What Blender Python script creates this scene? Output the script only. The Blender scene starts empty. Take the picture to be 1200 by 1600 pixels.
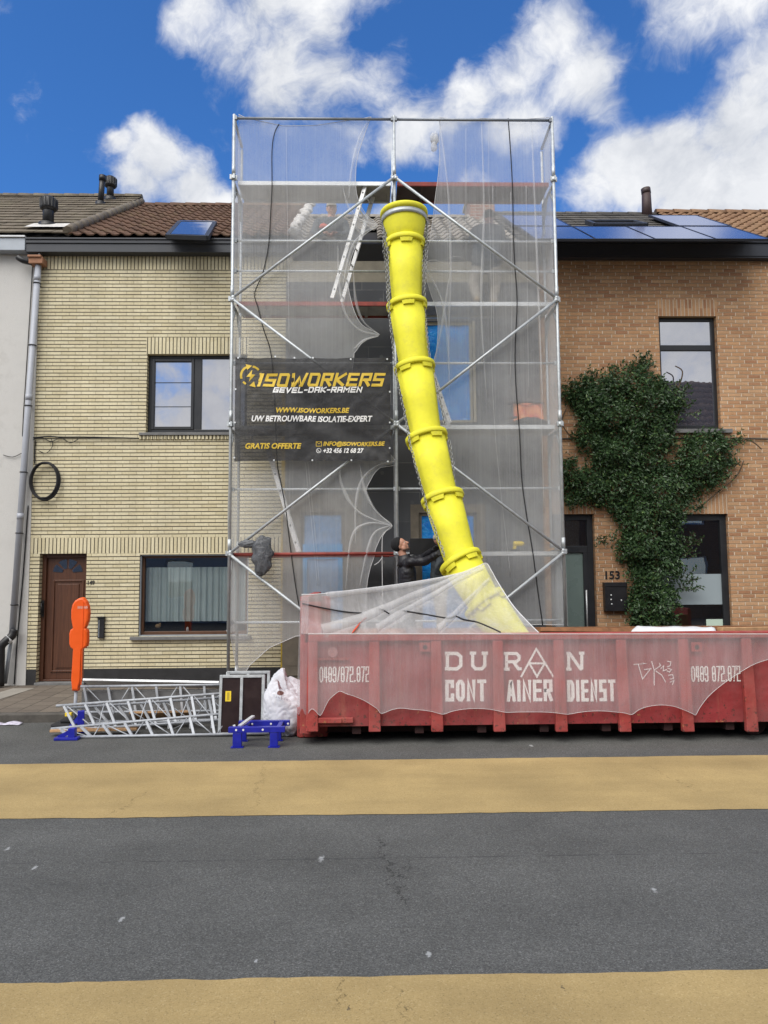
import bpy, math, random
import numpy as np
from mathutils import Vector, Matrix, noise
from math import radians, sin, cos, pi
SC = bpy.context.scene
COL = SC.collection
rnd = random.Random(7)

# ---------------------------------------------------------------- camera
F, PITCH, ROLL, YAW, CAMH = 1156.0, .0838, .0065, -.0223, 1.95
_r0 = Vector((cos(YAW), sin(YAW), 0)); _f0 = Vector((-sin(YAW), cos(YAW), 0)); _z = Vector((0, 0, 1))
FWD = cos(PITCH) * _f0 + sin(PITCH) * _z
_u0 = -sin(PITCH) * _f0 + cos(PITCH) * _z
RGT = cos(ROLL) * _r0 - sin(ROLL) * _u0
UPV = sin(ROLL) * _r0 + cos(ROLL) * _u0
cam_d = bpy.data.cameras.new("camera")
cam_d.sensor_fit = 'VERTICAL'; cam_d.sensor_height = 36; cam_d.lens = F / 1600 * 36
cam_d.clip_start = .05; cam_d.clip_end = 2000
cam = bpy.data.objects.new("camera", cam_d); COL.objects.link(cam)
m = Matrix((RGT, UPV, -FWD)).transposed().to_4x4(); m.translation = Vector((0, 0, CAMH))
cam.matrix_world = m
SC.camera = cam
def ray(px, py): return FWD + RGT * ((px - 600) / F) + UPV * ((800 - py) / F)
def P(px, py, Y):                      # survey: picture point -> point on the plane at depth Y
    v = ray(px, py); v = v * (Y / v.y); return Vector((v.x, Y, v.z + CAMH))
def GR(px, py, z=0.0):                 # survey: picture point -> point on a level plane
    v = ray(px, py); v = v * ((z - CAMH) / v.z); return Vector((v.x, v.y, z))
def RECT(x0, y0, x1, y1, Y):
    xm, ym = (x0 + x1) / 2, (y0 + y1) / 2
    return P(x0, ym, Y).x, P(x1, ym, Y).x, P(xm, y1, Y).z, P(xm, y0, Y).z

# ---------------------------------------------------------------- view, light
SC.view_settings.view_transform = 'Standard'; SC.view_settings.look = 'None'
SC.view_settings.exposure = 0.5; SC.view_settings.gamma = 1
SC.cycles.transparent_max_bounces = 24; SC.cycles.max_bounces = 7
SC.cycles.caustics_reflective = False; SC.cycles.caustics_refractive = False
SUN_EL, SUN_AZ = radians(52), radians(215)          # behind the camera to the left
sd = bpy.data.lights.new("sun", 'SUN'); sd.energy = 2.4; sd.angle = radians(55); sd.color = (1, .96, .9)
so = bpy.data.objects.new("sun", sd); COL.objects.link(so)
SUNV = Vector((sin(SUN_AZ) * cos(SUN_EL), cos(SUN_AZ) * cos(SUN_EL), sin(SUN_EL)))
so.rotation_euler = (-SUNV).to_track_quat('-Z', 'Y').to_euler(); so.location = (0, 0, 30)

# ---------------------------------------------------------------- node helper
class NT:
    def __init__(s, tree):
        s.t = tree; tree.nodes.clear()
    def n(s, typ, ins=None, **kw):
        nd = s.t.nodes.new(typ)
        for k, v in kw.items(): setattr(nd, k, v)
        for k, v in (ins or {}).items(): s.put(nd.inputs[k], v)
        return nd
    def put(s, sock, v):
        if isinstance(v, bpy.types.NodeSocket): s.t.links.new(v, sock)
        elif isinstance(v, bpy.types.Node): s.t.links.new(v.outputs[0], sock)
        elif isinstance(v, (tuple, list)) and sock.type == 'RGBA' and len(v) == 3: sock.default_value = (*v, 1)
        else: sock.default_value = v
    def m(s, op, a, b=0.0, c=None, clamp=False):
        ins = {0: a, 1: b}
        if c is not None: ins[2] = c
        nd = s.n('ShaderNodeMath', ins, operation=op); nd.use_clamp = clamp; return nd.outputs[0]
    def vm(s, op, a, b=(0, 0, 0)):
        if op == 'SCALE': return s.n('ShaderNodeVectorMath', {0: a, 'Scale': b}, operation=op).outputs[0]
        nd = s.n('ShaderNodeVectorMath', {0: a, 1: b}, operation=op)
        return nd.outputs['Value'] if op in ('DISTANCE', 'LENGTH', 'DOT_PRODUCT') else nd.outputs[0]
    def mr(s, v, a, b, c=0.0, d=1.0, smooth=False):
        nd = s.n('ShaderNodeMapRange', {'Value': v, 'From Min': a, 'From Max': b, 'To Min': c, 'To Max': d})
        nd.interpolation_type = 'SMOOTHSTEP' if smooth else 'LINEAR'; return nd.outputs[0]
    def mix(s, f, a, b, blend='MIX'):
        nd = s.n('ShaderNodeMix', data_type='RGBA', blend_type=blend)
        s.put(nd.inputs[0], f); s.put(nd.inputs[6], a); s.put(nd.inputs[7], b); return nd.outputs[2]
    def noise(s, vec, scale, detail=4, rough=.55, out=0, dist=0.0):
        return s.n('ShaderNodeTexNoise', {'Vector': vec, 'Scale': scale, 'Detail': detail, 'Roughness': rough, 'Distortion': dist}).outputs[out]
    def sep(s, v):
        nd = s.n('ShaderNodeSeparateXYZ', {0: v}); return nd.outputs[0], nd.outputs[1], nd.outputs[2]
    def comb(s, x, y, z): return s.n('ShaderNodeCombineXYZ', {0: x, 1: y, 2: z}).outputs[0]
    def pos(s): return s.n('ShaderNodeNewGeometry').outputs['Position']
    def obj(s): return s.n('ShaderNodeTexCoord').outputs['Object']
    def bump(s, h, strength=.3, dist=.01): return s.n('ShaderNodeBump', {'Height': h, 'Strength': strength, 'Distance': dist}).outputs[0]
    def bsdf(s, color, rough=.8, metal=0.0, normal=None, spec=.5):
        ins = {'Base Color': color, 'Roughness': rough, 'Metallic': metal, 'Specular IOR Level': spec}
        if normal is not None: ins['Normal'] = normal
        return s.n('ShaderNodeBsdfPrincipled', ins).outputs[0]
    def out(s, sh): s.n('ShaderNodeOutputMaterial', {0: sh})
def newmat(name):
    mt = bpy.data.materials.new(name); mt.use_nodes = True
    return mt, NT(mt.node_tree)

# ---------------------------------------------------------------- world: sky and clouds
W = bpy.data.worlds.new("World"); SC.world = W; W.use_nodes = True
w = NT(W.node_tree)
d = w.n('ShaderNodeTexCoord').outputs['Generated']
sky = w.n('ShaderNodeTexSky', sky_type='NISHITA', sun_disc=False, sun_elevation=SUN_EL, sun_rotation=SUN_AZ, air_density=1.0, dust_density=.3, ozone_density=3.0).outputs[0]
skyc = w.mix(1.0, sky, (.42, .86, 1.36), 'MULTIPLY')
BLOBS = [(245, 265, 52, 1.1), (285, 300, 55, 1.1), (195, 246, 24, .9), (232, 232, 30, 1), (330, 318, 34, 1), (220, 300, 40, 1), (300, 20, 60, .75), (385, 75, 75, 1), (455, 120, 80, 1),
    (530, 140, 75, .9), (600, 125, 62, .8), (400, 10, 60, .9), (500, 60, 55, .9), (650, 190, 70, 1), (720, 165, 60, .9), (560, 200, 55, .75), (690, 230, 45, .7), (800, 120, 65, .8), (860, 60, 60, .85),
    (900, 130, 65, 1), (955, 165, 45, .8), (820, 210, 60, .85), (880, 215, 45, .7), (880, 10, 40, .7), (1000, 270, 75, 1.25), (1080, 250, 90, 1.4), (1160, 190, 85, 1.35), (940, 300, 50, .9), (1190, 110, 80, 1), (1150, 20, 70, .9), 
    (1100, 310, 90, 1.4), (1200, 280, 95, 1.4), (630, 335, 50, .8), (760, 290, 40, .6), (1070, 320, 60, 1), (20, 0, 25, .55), (480, -60, 120, .9), (1100, -70, 120, .9)]
wob = w.vm('ADD', d, w.vm('SCALE', w.vm('SUBTRACT', w.noise(d, 5.0, 6, .6, 1), (.5, .5, .5)), .115))
acc = None
for bx, by, br, bw in BLOBS:
    c = ray(bx, by).normalized()
    v = w.mr(w.vm('DISTANCE', wob, tuple(c)), br * 1.55 / F, br * .1 / F, 0, bw, True)
    acc = v if acc is None else w.m('SMOOTH_MAX', acc, v, .22)
fb = w.noise(w.vm('ADD', d, w.vm('SCALE', w.vm('SUBTRACT', w.noise(d, 2.5, 5, .6, 1), (.5, .5, .5)), .25)), 6.5, 13, .64)
fb2 = w.noise(d, 2.1, 8, .6)
_, dy, dz = w.sep(d)
back = w.m('MULTIPLY', w.mr(dy, .35, -.1, 0, 1), w.mr(fb2, .22, .46, .25, 1, True))
dens = w.m('ADD', w.m('MAXIMUM', acc, back), w.m('MULTIPLY', w.m('SUBTRACT', fb, .5), 2.1))
alpha = w.mr(dens, .30, 1.0, 0, 1, True)
fsun = w.noise(w.vm('ADD', d, tuple(SUNV * .012 + Vector((0, 0, .02)))), 7.5, 12, .62)
relief = w.m('SUBTRACT', fb, fsun)
shade = w.m('ADD', w.mr(dens, .55, 1.5, .72, .95), w.m('MULTIPLY', relief, 1.6), clamp=True)
shade = w.m('SUBTRACT', shade, w.m('MULTIPLY', w.mr(w.noise(d, 4.0, 5, .5), .48, .70, 0, .30), 1.0), clamp=True)
cc = w.mix(shade, (.47, .51, .59), (.95, .96, .98))
SKY_K = .092
bgs = w.n('ShaderNodeBackground', {0: skyc, 1: SKY_K}).outputs[0]
bgc = w.n('ShaderNodeBackground', {0: cc, 1: .74}).outputs[0]
w.n('ShaderNodeOutputWorld', {0: w.n('ShaderNodeMixShader', {0: alpha, 1: bgs, 2: bgc}).outputs[0]})

# ---------------------------------------------------------------- mesh builder
class G:
    def __init__(s): s.v = []; s.f = []; s.mi = []; s.sm = []; s.cur = 0
    def face(s, idx, smooth=False): s.f.append(tuple(idx)); s.mi.append(s.cur); s.sm.append(smooth)
    def quad(s, a, b, c, d):
        k = len(s.v); s.v += [Vector(a), Vector(b), Vector(c), Vector(d)]; s.face((k, k + 1, k + 2, k + 3)); return s
    def poly(s, pts):
        k = len(s.v); s.v += [Vector(p) for p in pts]; s.face(range(k, k + len(pts))); return s
    def box(s, x0, x1, y0, y1, z0, z1, mat=None):
        k = len(s.v)
        for z in (z0, z1):
            for (x, y) in ((x0, y0), (x1, y0), (x1, y1), (x0, y1)):
                p = Vector((x, y, z)); s.v.append(mat @ p if mat else p)
        for q in ((0, 3, 2, 1), (4, 5, 6, 7), (0, 1, 5, 4), (1, 2, 6, 5), (2, 3, 7, 6), (3, 0, 4, 7)): s.face([k + i for i in q])
        return s
    def beam(s, a, b, wx, wy, up=(0, 0, 1)):            # rectangular bar from a to b
        a, b = Vector(a), Vector(b); t = (b - a).normalized(); up = Vector(up)
        if abs(t.dot(up)) > .99: up = Vector((0, 1, 0))
        sx = t.cross(up).normalized(); sy = sx.cross(t)
        k = len(s.v)
        for p in (a, b):
            for i, j in ((-1, -1), (1, -1), (1, 1), (-1, 1)): s.v.append(p + sx * (i * wx / 2) + sy * (j * wy / 2))
        for q in ((3, 2, 1, 0), (4, 5, 6, 7), (0, 1, 5, 4), (1, 2, 6, 5), (2, 3, 7, 6), (3, 0, 4, 7)): s.face([k + i for i in q])
        return s
    def tube(s, pts, r, seg=8, caps=True, closed=False):
        pts = [Vector(p) for p in pts]; n = len(pts); k = len(s.v)
        rr = r if isinstance(r, (list, tuple)) else [r] * n
        prev = None
        for i, p in enumerate(pts):
            if closed: t = (pts[(i + 1) % n] - pts[i - 1])
            else: t = pts[min(i + 1, n - 1)] - pts[max(i - 1, 0)]
            t.normalize()
            if prev is None:
                u = t.orthogonal().normalized()
            else:
                u = prev - t * prev.dot(t)
                u = u.normalized() if u.length > 1e-6 else t.orthogonal().normalized()
            prev = u; v2 = t.cross(u)
            for j in range(seg):
                a = 2 * pi * j / seg; s.v.append(p + (u * cos(a) + v2 * sin(a)) * rr[i])
        m_ = n if closed else n - 1
        for i in range(m_):
            i2 = (i + 1) % n
            for j in range(seg):
                j2 = (j + 1) % seg
                s.face((k + i * seg + j, k + i * seg + j2, k + i2 * seg + j2, k + i2 * seg + j), True)
        if caps and not closed:
            s.face([k + j for j in range(seg)][::-1]); s.face([k + (n - 1) * seg + j for j in range(seg)])
        return s
    def ring_loft(s, rings, smooth=True, caps=True, closed=True):      # rings: lists of points
        k = len(s.v); n = len(rings[0])
        for r_ in rings: s.v += [Vector(p) for p in r_]
        for i in range(len(rings) - 1):
            for j in range(n if closed else n - 1):
                j2 = (j + 1) % n
                s.face((k + i * n + j, k + i * n + j2, k + (i + 1) * n + j2, k + (i + 1) * n + j), smooth)
        if caps:
            s.face([k + j for j in range(n)][::-1]); s.face([k + (len(rings) - 1) * n + j for j in range(n)])
        return s
    def grid(s, fn, nu, nv, smooth=True):
        k = len(s.v)
        for i in range(nu + 1):
            for j in range(nv + 1): s.v.append(Vector(fn(i / nu, j / nv)))
        for i in range(nu):
            for j in range(nv):
                a = k + i * (nv + 1) + j; s.face((a, a + nv + 1, a + nv + 2, a + 1), smooth)
        return s
    def prism(s, poly, y0, y1, smooth=False):              # poly in XZ, extruded along Y
        n = len(poly); k = len(s.v)
        s.v += [Vector((p[0], y0, p[1])) for p in poly] + [Vector((p[0], y1, p[1])) for p in poly]
        s.face(range(k, k + n)); s.face([k + n + i for i in range(n)][::-1])
        for i in range(n):
            j = (i + 1) % n; s.face((k + j, k + i, k + n + i, k + n + j), smooth)
        return s
    def sphere(s, c, rx, ry=None, rz=None, nu=14, nv=10, fn=None):
        c = Vector(c); ry = ry or rx; rz = rz or rx
        rings = []
        for i in range(nv + 1):
            th = max(.02, min(pi - .02, pi * i / nv)); r_ = []
            for j in range(nu):
                ph = 2 * pi * j / nu
                dd = Vector((sin(th) * cos(ph), sin(th) * sin(ph), -cos(th)))
                p = Vector((dd.x * rx, dd.y * ry, dd.z * rz))
                if fn: p = fn(p, dd)
                r_.append(c + p)
            rings.append(r_)
        return s.ring_loft(rings)
    def strip(s, pts, wd, y, closed=False, ext=True, mapf=None, dy=.002):   # mitred flat stroke in XZ
        pts = [Vector((p[0], p[1])) for p in pts]; n = len(pts)
        L, R_ = [], []
        for i in range(n):
            if closed: a, b = pts[i - 1], pts[(i + 1) % n]
            else: a, b = pts[max(i - 1, 0)], pts[min(i + 1, n - 1)]
            t1 = (pts[i] - a); t2 = (b - pts[i])
            if t1.length < 1e-9: t1 = t2
            if t2.length < 1e-9: t2 = t1
            t1 = t1.normalized(); t2 = t2.normalized()
            n1 = Vector((-t1.y, t1.x)); n2 = Vector((-t2.y, t2.x)); nn = n1 + n2
            if nn.length < 1e-6: nn = n1
            nn.normalize(); k_ = min(1 / max(nn.dot(n1), .45), 2.2)
            p = pts[i].copy()
            if ext and not closed:
                if i == 0: p = p - t2 * wd / 2
                if i == n - 1: p = p + t1 * wd / 2
            L.append(p + nn * (wd / 2 * k_)); R_.append(p - nn * (wd / 2 * k_))
        k = len(s.v)
        for a, b in zip(L, R_):
            for q in (a, b):
                x, z = (mapf(q.x, q.y) if mapf else (q.x, q.y)); s.v.append(Vector((x, y, z)))
        for i in range(n if closed else n - 1):
            j = (i + 1) % n; s.face((k + 2 * i, k + 2 * i + 1, k + 2 * j + 1, k + 2 * j))
        return s
    def merge(s, o): 
        k = len(s.v); s.v += o.v; s.f += [tuple(i + k for i in q) for q in o.f]; s.mi += o.mi; s.sm += o.sm; return s

def base_of(o):
    p = Vector((0, 0, 0))
    while o: p = p + o.location; o = o.parent
    return p
def build(name, g, mats, parent=None, bevel=0, loc=None):
    me = bpy.data.meshes.new(name)
    off = base_of(parent) if parent else Vector(loc or (0, 0, 0))
    me.from_pydata([tuple(p - off) for p in g.v], [], g.f)
    mats = mats if isinstance(mats, (list, tuple)) else [mats]
    for mt in mats: me.materials.append(mt)
    me.polygons.foreach_set('material_index', g.mi); me.polygons.foreach_set('use_smooth', g.sm); me.update()
    o = bpy.data.objects.new(name, me); COL.objects.link(o)
    if parent: o.parent = parent
    elif loc: o.location = loc
    if bevel:
        b = o.modifiers.new('bevel', 'BEVEL'); b.width = bevel; b.segments = 2; b.limit_method = 'ANGLE'; b.angle_limit = radians(40)
    return o
def tag(o, label, cat, group=None, kind=None):
    if label: o['label'] = label
    if cat: o['category'] = cat
    if group: o['group'] = group
    if kind: o['kind'] = kind
    return o
def thing(name, label, cat, loc, group=None):
    o = bpy.data.objects.new(name, None); COL.objects.link(o); o.location = loc; o.empty_display_size = .2
    return tag(o, label, cat, group)
def struct(name, g, mats, label=None, cat=None):
    o = build(name, g, mats); o['kind'] = 'structure'
    if label: o['label'] = label
    if cat: o['category'] = cat
    return o
def evaluated_mesh(o):
    s2 = bpy.data.scenes.new('workshop'); s2.collection.objects.link(o); vl = s2.view_layers[0]
    with bpy.context.temp_override(scene=s2, view_layer=vl):
        dg = bpy.context.evaluated_depsgraph_get(); me = bpy.data.meshes.new_from_object(o.evaluated_get(dg))
    s2.collection.objects.unlink(o); bpy.data.scenes.remove(s2); return me
def text_g(txt, x0, x1, z0, z1, y, shear=0.0, bold=.02, mapf=None, space=1.0):
    cu = bpy.data.curves.new('lettering', 'FONT'); cu.body = txt; cu.shear = shear; cu.offset = bold; cu.resolution_u = 3; cu.space_character = space
    o = bpy.data.objects.new('lettering', cu); me = evaluated_mesh(o)
    vs = [v.co.copy() for v in me.vertices]; fs = [tuple(p.vertices) for p in me.polygons]
    bpy.data.objects.remove(o); bpy.data.curves.remove(cu); bpy.data.meshes.remove(me)
    ax, bx = min(v.x for v in vs), max(v.x for v in vs); az, bz = min(v.y for v in vs), max(v.y for v in vs)
    g = G()
    for v in vs:
        X = x0 + (v.x - ax) / (bx - ax) * (x1 - x0); Z = z0 + (v.y - az) / (bz - az) * (z1 - z0)
        g.v.append(Vector((X, y, Z)))
    for q in fs: g.face(q)
    return g
# ---------------------------------------------------------------- materials
def plain(name, col, rough=.7, metal=0.0, var=.15, scale=6.0, bump=0.0, bscale=60.0, spec=.5, dirt=None, dirt_amt=.0, dscale=3.0):
    mt, t = newmat(name); p = t.obj()
    n1 = t.noise(p, scale, 6, .6); f = t.mr(n1, .3, .7, 1 - var, 1 + var)
    c = t.mix(1.0, col, t.comb(f, f, f), 'MULTIPLY')
    if dirt: c = t.mix(t.m('MULTIPLY', t.mr(t.noise(p, dscale, 9, .7), .48, .68, 0, 1, True), dirt_amt), c, dirt)
    nr = t.bump(t.noise(p, bscale, 5, .6), bump, .01) if bump else None
    t.out(t.bsdf(c, t.mr(n1, .3, .7, max(rough - .08, .02), min(rough + .08, 1)), metal, nr, spec)); return mt

def brick(name, rh, bl, mh, mv, cols, mcol_h, mcol_v, vertical=False, rough=.75, jag=0.0, z0=0.0, bumpd=.012, blotch=.12):
    mt, t = newmat(name); p = t.pos(); x, y, z = t.sep(p)
    nrm = t.n('ShaderNodeNewGeometry').outputs['Normal']; nx, ny, nz = t.sep(nrm)
    x = t.m('ADD', x, t.m('MULTIPLY', y, t.m('ABSOLUTE', nx)))            # reveals run on round the corner
    if jag:
        jn = t.noise(p, 22, 6, .7, 1); jx, jy, jz = t.sep(jn)
        z = t.m('ADD', z, t.m('MULTIPLY', t.m('SUBTRACT', jz, .5), jag)); x = t.m('ADD', x, t.m('MULTIPLY', t.m('SUBTRACT', jx, .5), jag))
    if vertical: x, z = t.m('ADD', z, .043), x
    zz = t.m('DIVIDE', t.m('ADD', z, 20 * rh - z0), rh); row = t.m('FLOOR', zz); fz = t.m('FRACT', zz)
    xx = t.m('ADD', t.m('DIVIDE', x, bl), t.m('ADD', 50.0, t.m('MULTIPLY', t.m('MODULO', row, 2.0), 0.0 if vertical else .5)))
    if not vertical: xx = t.m('ADD', xx, t.m('MULTIPLY', t.n('ShaderNodeTexWhiteNoise', {'W': row}, noise_dimensions='1D').outputs[0], .08 if not jag else .3))
    colx = t.m('FLOOR', xx); fx = t.m('FRACT', xx)
    dz = t.m('MULTIPLY', t.m('MINIMUM', fz, t.m('SUBTRACT', 1.0, fz)), rh); dx = t.m('MULTIPLY', t.m('MINIMUM', fx, t.m('SUBTRACT', 1.0, fx)), bl)
    mhk = t.mr(dz, mh * .5, mh * .5 + .003, 1, 0); mvk = t.mr(dx, mv * .5, mv * .5 + .002, 1, 0) if mv else 0.0
    rv = t.n('ShaderNodeTexWhiteNoise', {'Vector': t.comb(colx, row, 3.0)}, noise_dimensions='3D').outputs[0]
    rmp = t.n('ShaderNodeValToRGB', {0: rv}); el = rmp.color_ramp.elements
    el[0].color = (*cols[0], 1); el[1].color = (*cols[-1], 1)
    for i, c_ in enumerate(cols[1:-1]): e = el.new((i + 1) / (len(cols) - 1)); e.color = (*c_, 1)
    nz_ = t.noise(p, 40, 7, .65); c = t.mix(1.0, rmp.outputs[0], t.mix(t.mr(nz_, .3, .7), (.82, .82, .82), (1.14, 1.14, 1.14)), 'MULTIPLY')
    big = t.mr(t.noise(p, .9, 5, .6), .3, .7, 1 - blotch, 1 + blotch); c = t.mix(1.0, c, t.comb(big, big, big), 'MULTIPLY')
    if jag:
        spots = t.mr(t.noise(t.comb(t.m('MULTIPLY', x, 14.0), 0.0, t.m('MULTIPLY', z, 60.0)), 1.0, 5, .7), .60, .70, 0, .75); c = t.mix(spots, c, (.075, .042, .022))
    gr_ = t.mr(t.noise(t.comb(t.m('MULTIPLY', x if not vertical else z, 3.2), t.m('MULTIPLY', y, 3.0), t.m('MULTIPLY', z if not vertical else x, .35)), 1.0, 7, .7), .32, .72, 1.06, .86); c = t.mix(1.0, c, t.comb(gr_, gr_, gr_), 'MULTIPLY')
    if mv: c = t.mix(mvk, c, mcol_v)
    c = t.mix(mhk, c, mcol_h)
    mort = t.m('MAXIMUM', mhk, t.m('MULTIPLY', mvk, .5 if not jag else 1.0))
    h = t.m('ADD', t.m('SUBTRACT', 1.0, mort), t.m('MULTIPLY', nz_, .5 if jag else .12))
    t.out(t.bsdf(c, rough, 0, t.bump(h, .8, bumpd), .35)); return mt

YB = ((.64, .565, .365), (.70, .625, .42), (.74, .67, .465), (.68, .60, .395))
M_YB = brick('yellow_brick', .0627, .243, .0105, .004, YB, (.055, .046, .034), (.30, .25, .15), z0=.012, blotch=.07)
M_YBV = brick('yellow_brick_soldier', .0627, .60, .0105, .0, YB, (.06, .05, .035), (.1, .08, .06), vertical=True, blotch=.07)
OB = ((.51, .28, .145), (.57, .33, .175), (.39, .195, .105), (.60, .37, .21), (.45, .245, .13), (.55, .335, .19))
M_OB = brick('orange_brick', .0655, .225, .010, .011, OB, (.44, .32, .21), (.74, .62, .49), jag=.021, rough=.9, bumpd=.02)  # bed joints coloured darker to paint the shadow line under each brick
M_OBV = brick('orange_brick_soldier', .0655, .60, .014, .0, OB, (.62, .49, .36), (.5, .4, .3), vertical=True, jag=.006, rough=.9, bumpd=.015)
M_RB = brick('red_brown_brick', .065, .21, .010, .010, ((.16, .06, .04), (.2, .08, .05), (.13, .05, .035)), (.2, .18, .16), (.2, .18, .16), jag=.004, rough=.9)
M_CHB = brick('chimney_brick', .065, .21, .011, .011, ((.26, .11, .07), (.32, .15, .1), (.22, .09, .06)), (.4, .36, .32), (.4, .36, .32), jag=.006, rough=.9)
M_RENDER = plain('pale_grey_render', (.60, .59, .57), .92, 0, .06, 2.0, .5, 90, .2, (.42, .41, .39), .45, 2.0)
M_PLINTH = plain('black_tar_plinth', (.022, .022, .024), .6, 0, .3, 8, .5, 40)
M_FASCIA = plain('dark_zinc_fascia', (.045, .049, .058), .5, .2, .12, 4)
M_FASCIA2 = plain('anthracite_fascia', (.030, .034, .046), .5, .1, .08, 4)
M_ZINC = plain('grey_zinc', (.33, .36, .40), .5, .3, .12, 5)
M_WZINC = plain('white_trim', (.7, .72, .74), .5, 0, .08, 5)
M_PVC = plain('grey_pvc', (.37, .39, .44), .45, 0, .07, 5)
M_BLK = plain('black_plastic', (.012, .012, .014), .45, 0, .2, 8)
M_BLKR = plain('black_rubber', (.02, .02, .022), .8, 0, .2, 8)
M_DOORW = None
M_FRAME = plain('anthracite_frame', (.020, .022, .026), .4, 0, .1, 5)
M_WOODF = plain('brown_wood_frame', (.10, .045, .022), .5, 0, .25, 9)
M_SILL = plain('bluestone_sill', (.17, .17, .17), .8, 0, .2, 10, .3)
M_ALU = plain('galvanised_steel', (.50, .53, .55), .5, .5, .16, 12, .15, 120)
M_ALUW = plain('pale_aluminium', (.68, .70, .71), .45, .5, .12, 8)
M_LADDER = plain('ladder_aluminium', (.80, .80, .80), .45, .25, .1, 8)
M_REDST = plain('red_painted_steel', (.27, .05, .04), .6, 0, .3, 7, .2, 50, .4, (.12, .04, .03), .6, 6)
M_DECKU = plain('plywood_deck', (.06, .038, .035), .7, 0, .2, 6)
M_DECKG = plain('grey_deck', (.36, .35, .33), .7, .2, .2, 6)
M_YEL = plain('yellow_chute_plastic', (.80, .755, .045), .6, 0, .10, 3.5, .15, 30, .3, (.50, .46, .12), .22, 9)
M_CONC = plain('beige_concrete', (.42, .38, .30), .9, 0, .15, 5, .4, 40)
M_MUD = plain('brown_cement', (.22, .19, .15), .9, 0, .2, 5, .5, 30)
M_BAGW = plain('white_woven_sack', (.60, .61, .66), .75, 0, .10, 7, .35, 14)
M_BAGG = plain('green_tinted_film', (.35, .52, .46), .5, 0, .15, 7, .4, 20)
M_ORG = plain('orange_plastic', (.86, .11, .008), .42, 0, .06, 6)
M_BLUE = plain('blue_painted_steel', (.012, .018, .33), .4, 0, .2, 8, .1, 40)
M_BLUEW = plain('blue_tape', (.015, .36, .82), .5, 0, .1, 8)
M_WOOD = plain('raw_timber', (.50, .30, .15), .8, 0, .25, 9, .3, 40)
M_RUSTW = plain('rusty_timber', (.26, .12, .055), .9, 0, .35, 9, .4, 40)
M_BROWNP = plain('brown_phenolic_board', (.022, .010, .010), .35, 0, .25, 5)
M_STICK = plain('yellow_sticker', (.85, .62, .03), .5, 0, .05, 5)
M_WHITE = plain('white_print', (.82, .82, .82), .6, 0, .05, 5)
M_GOLD = plain('yellow_print', (.72, .50, .05), .6, 0, .05, 5)
M_LEAD = plain('mortar_edge', (.55, .53, .50), .9, 0, .3, 9, .6, 30)
M_SKIN = plain('skin', (.52, .27, .19), .55, 0, .1, 20)
M_HAIR = plain('stubble', (.10, .06, .045), .8, 0, .2, 40)
M_JBLK = plain('black_jacket', (.010, .010, .014), .5, 0, .35, 14, .6, 22, .5)
M_JGRY = plain('grey_workwear', (.055, .065, .075), .85, 0, .25, 12, .4, 30)
M_TGRY = plain('grey_trousers', (.12, .13, .15), .85, 0, .25, 12, .4, 30)
M_SHOE = plain('tan_boot', (.30, .22, .14), .8, 0, .2, 12)
M_BEAN = plain('black_knit', (.008, .008, .010), .95, 0, .2, 60, .5, 120)
M_CAPL = plain('pale_cap', (.45, .42, .37), .9, 0, .1, 20)
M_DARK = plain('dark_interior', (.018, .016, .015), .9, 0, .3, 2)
M_CURT = plain('pale_net_curtain', (.74, .80, .78), .9, 0, .08, 3)
M_INT = plain('interior_wall', (.12, .085, .055), .9, 0, .2, 2)
M_FROST = plain('frosted_film', (.33, .39, .42), .5, 0, .03, 2)
M_FROSTG = plain('frosted_green_glass', (.17, .225, .21), .3, 0, .04, 2)
M_CHAIN = plain('chain_steel', (.34, .345, .35), .5, .6, .25, 60)
M_CARD = plain('pale_green_card', (.55, .68, .58), .7, 0, .05, 4)
M_FOLDW = plain('white_tarpaulin', (.74, .75, .77), .6, 0, .06, 5, .4, 8)
M_RUBBLE = plain('rubble', (.30, .25, .21), .95, 0, .4, 8, .8, 20)
M_BARK = plain('vine_stem', (.10, .07, .045), .9, 0, .3, 20, .4, 40)

def wood_door():
    mt, t = newmat('reddish_door_wood'); p = t.pos(); x, y, z = t.sep(p)
    g_ = t.noise(t.comb(t.m('MULTIPLY', x, 30.0), t.m('MULTIPLY', y, 30.0), t.m('MULTIPLY', z, 1.6)), 1.0, 8, .65, 0, 1.2)
    c = t.mix(t.mr(g_, .3, .7), (.062, .023, .012), (.13, .052, .027)); t.out(t.bsdf(c, .42, 0, t.bump(g_, .15, .004), .5)); return mt
M_DOORW = wood_door()

def glass(name, refl, tint=(.02, .022, .025), see=0.0, rough=.0):
    mt, t = newmat(name)
    n_ = t.bump(t.noise(t.pos(), 1.6, 2, .5), .06, .02)
    fr = t.n('ShaderNodeFresnel', {'IOR': 1.5, 'Normal': n_}).outputs[0]
    gl = t.n('ShaderNodeBsdfGlossy', {'Color': (.95, .96, 1.0), 'Roughness': rough, 'Normal': n_}).outputs[0]
    if see:
        back_ = t.n('ShaderNodeMixShader', {0: see, 1: t.bsdf(tint, .4), 2: t.n('ShaderNodeBsdfTransparent', {0: (.85, .9, .9)}).outputs[0]}).outputs[0]
    else: back_ = t.bsdf(tint, .5)
    t.out(t.n('ShaderNodeMixShader', {0: t.m('ADD', t.m('MULTIPLY', fr, .6), refl, clamp=True), 1: back_, 2: gl}).outputs[0]); return mt
M_GLASS_SKY = glass('coated_window_glass', .46, (.06, .055, .075))
M_GLASS_LOW = glass('street_window_glass', .12, see=.93)
M_GLASS_DARK = glass('dark_window_glass', .16, (.015, .012, .01), see=.7)
M_SOLAR = glass('solar_glass', .30, (.012, .045, .19), rough=.16)

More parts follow.
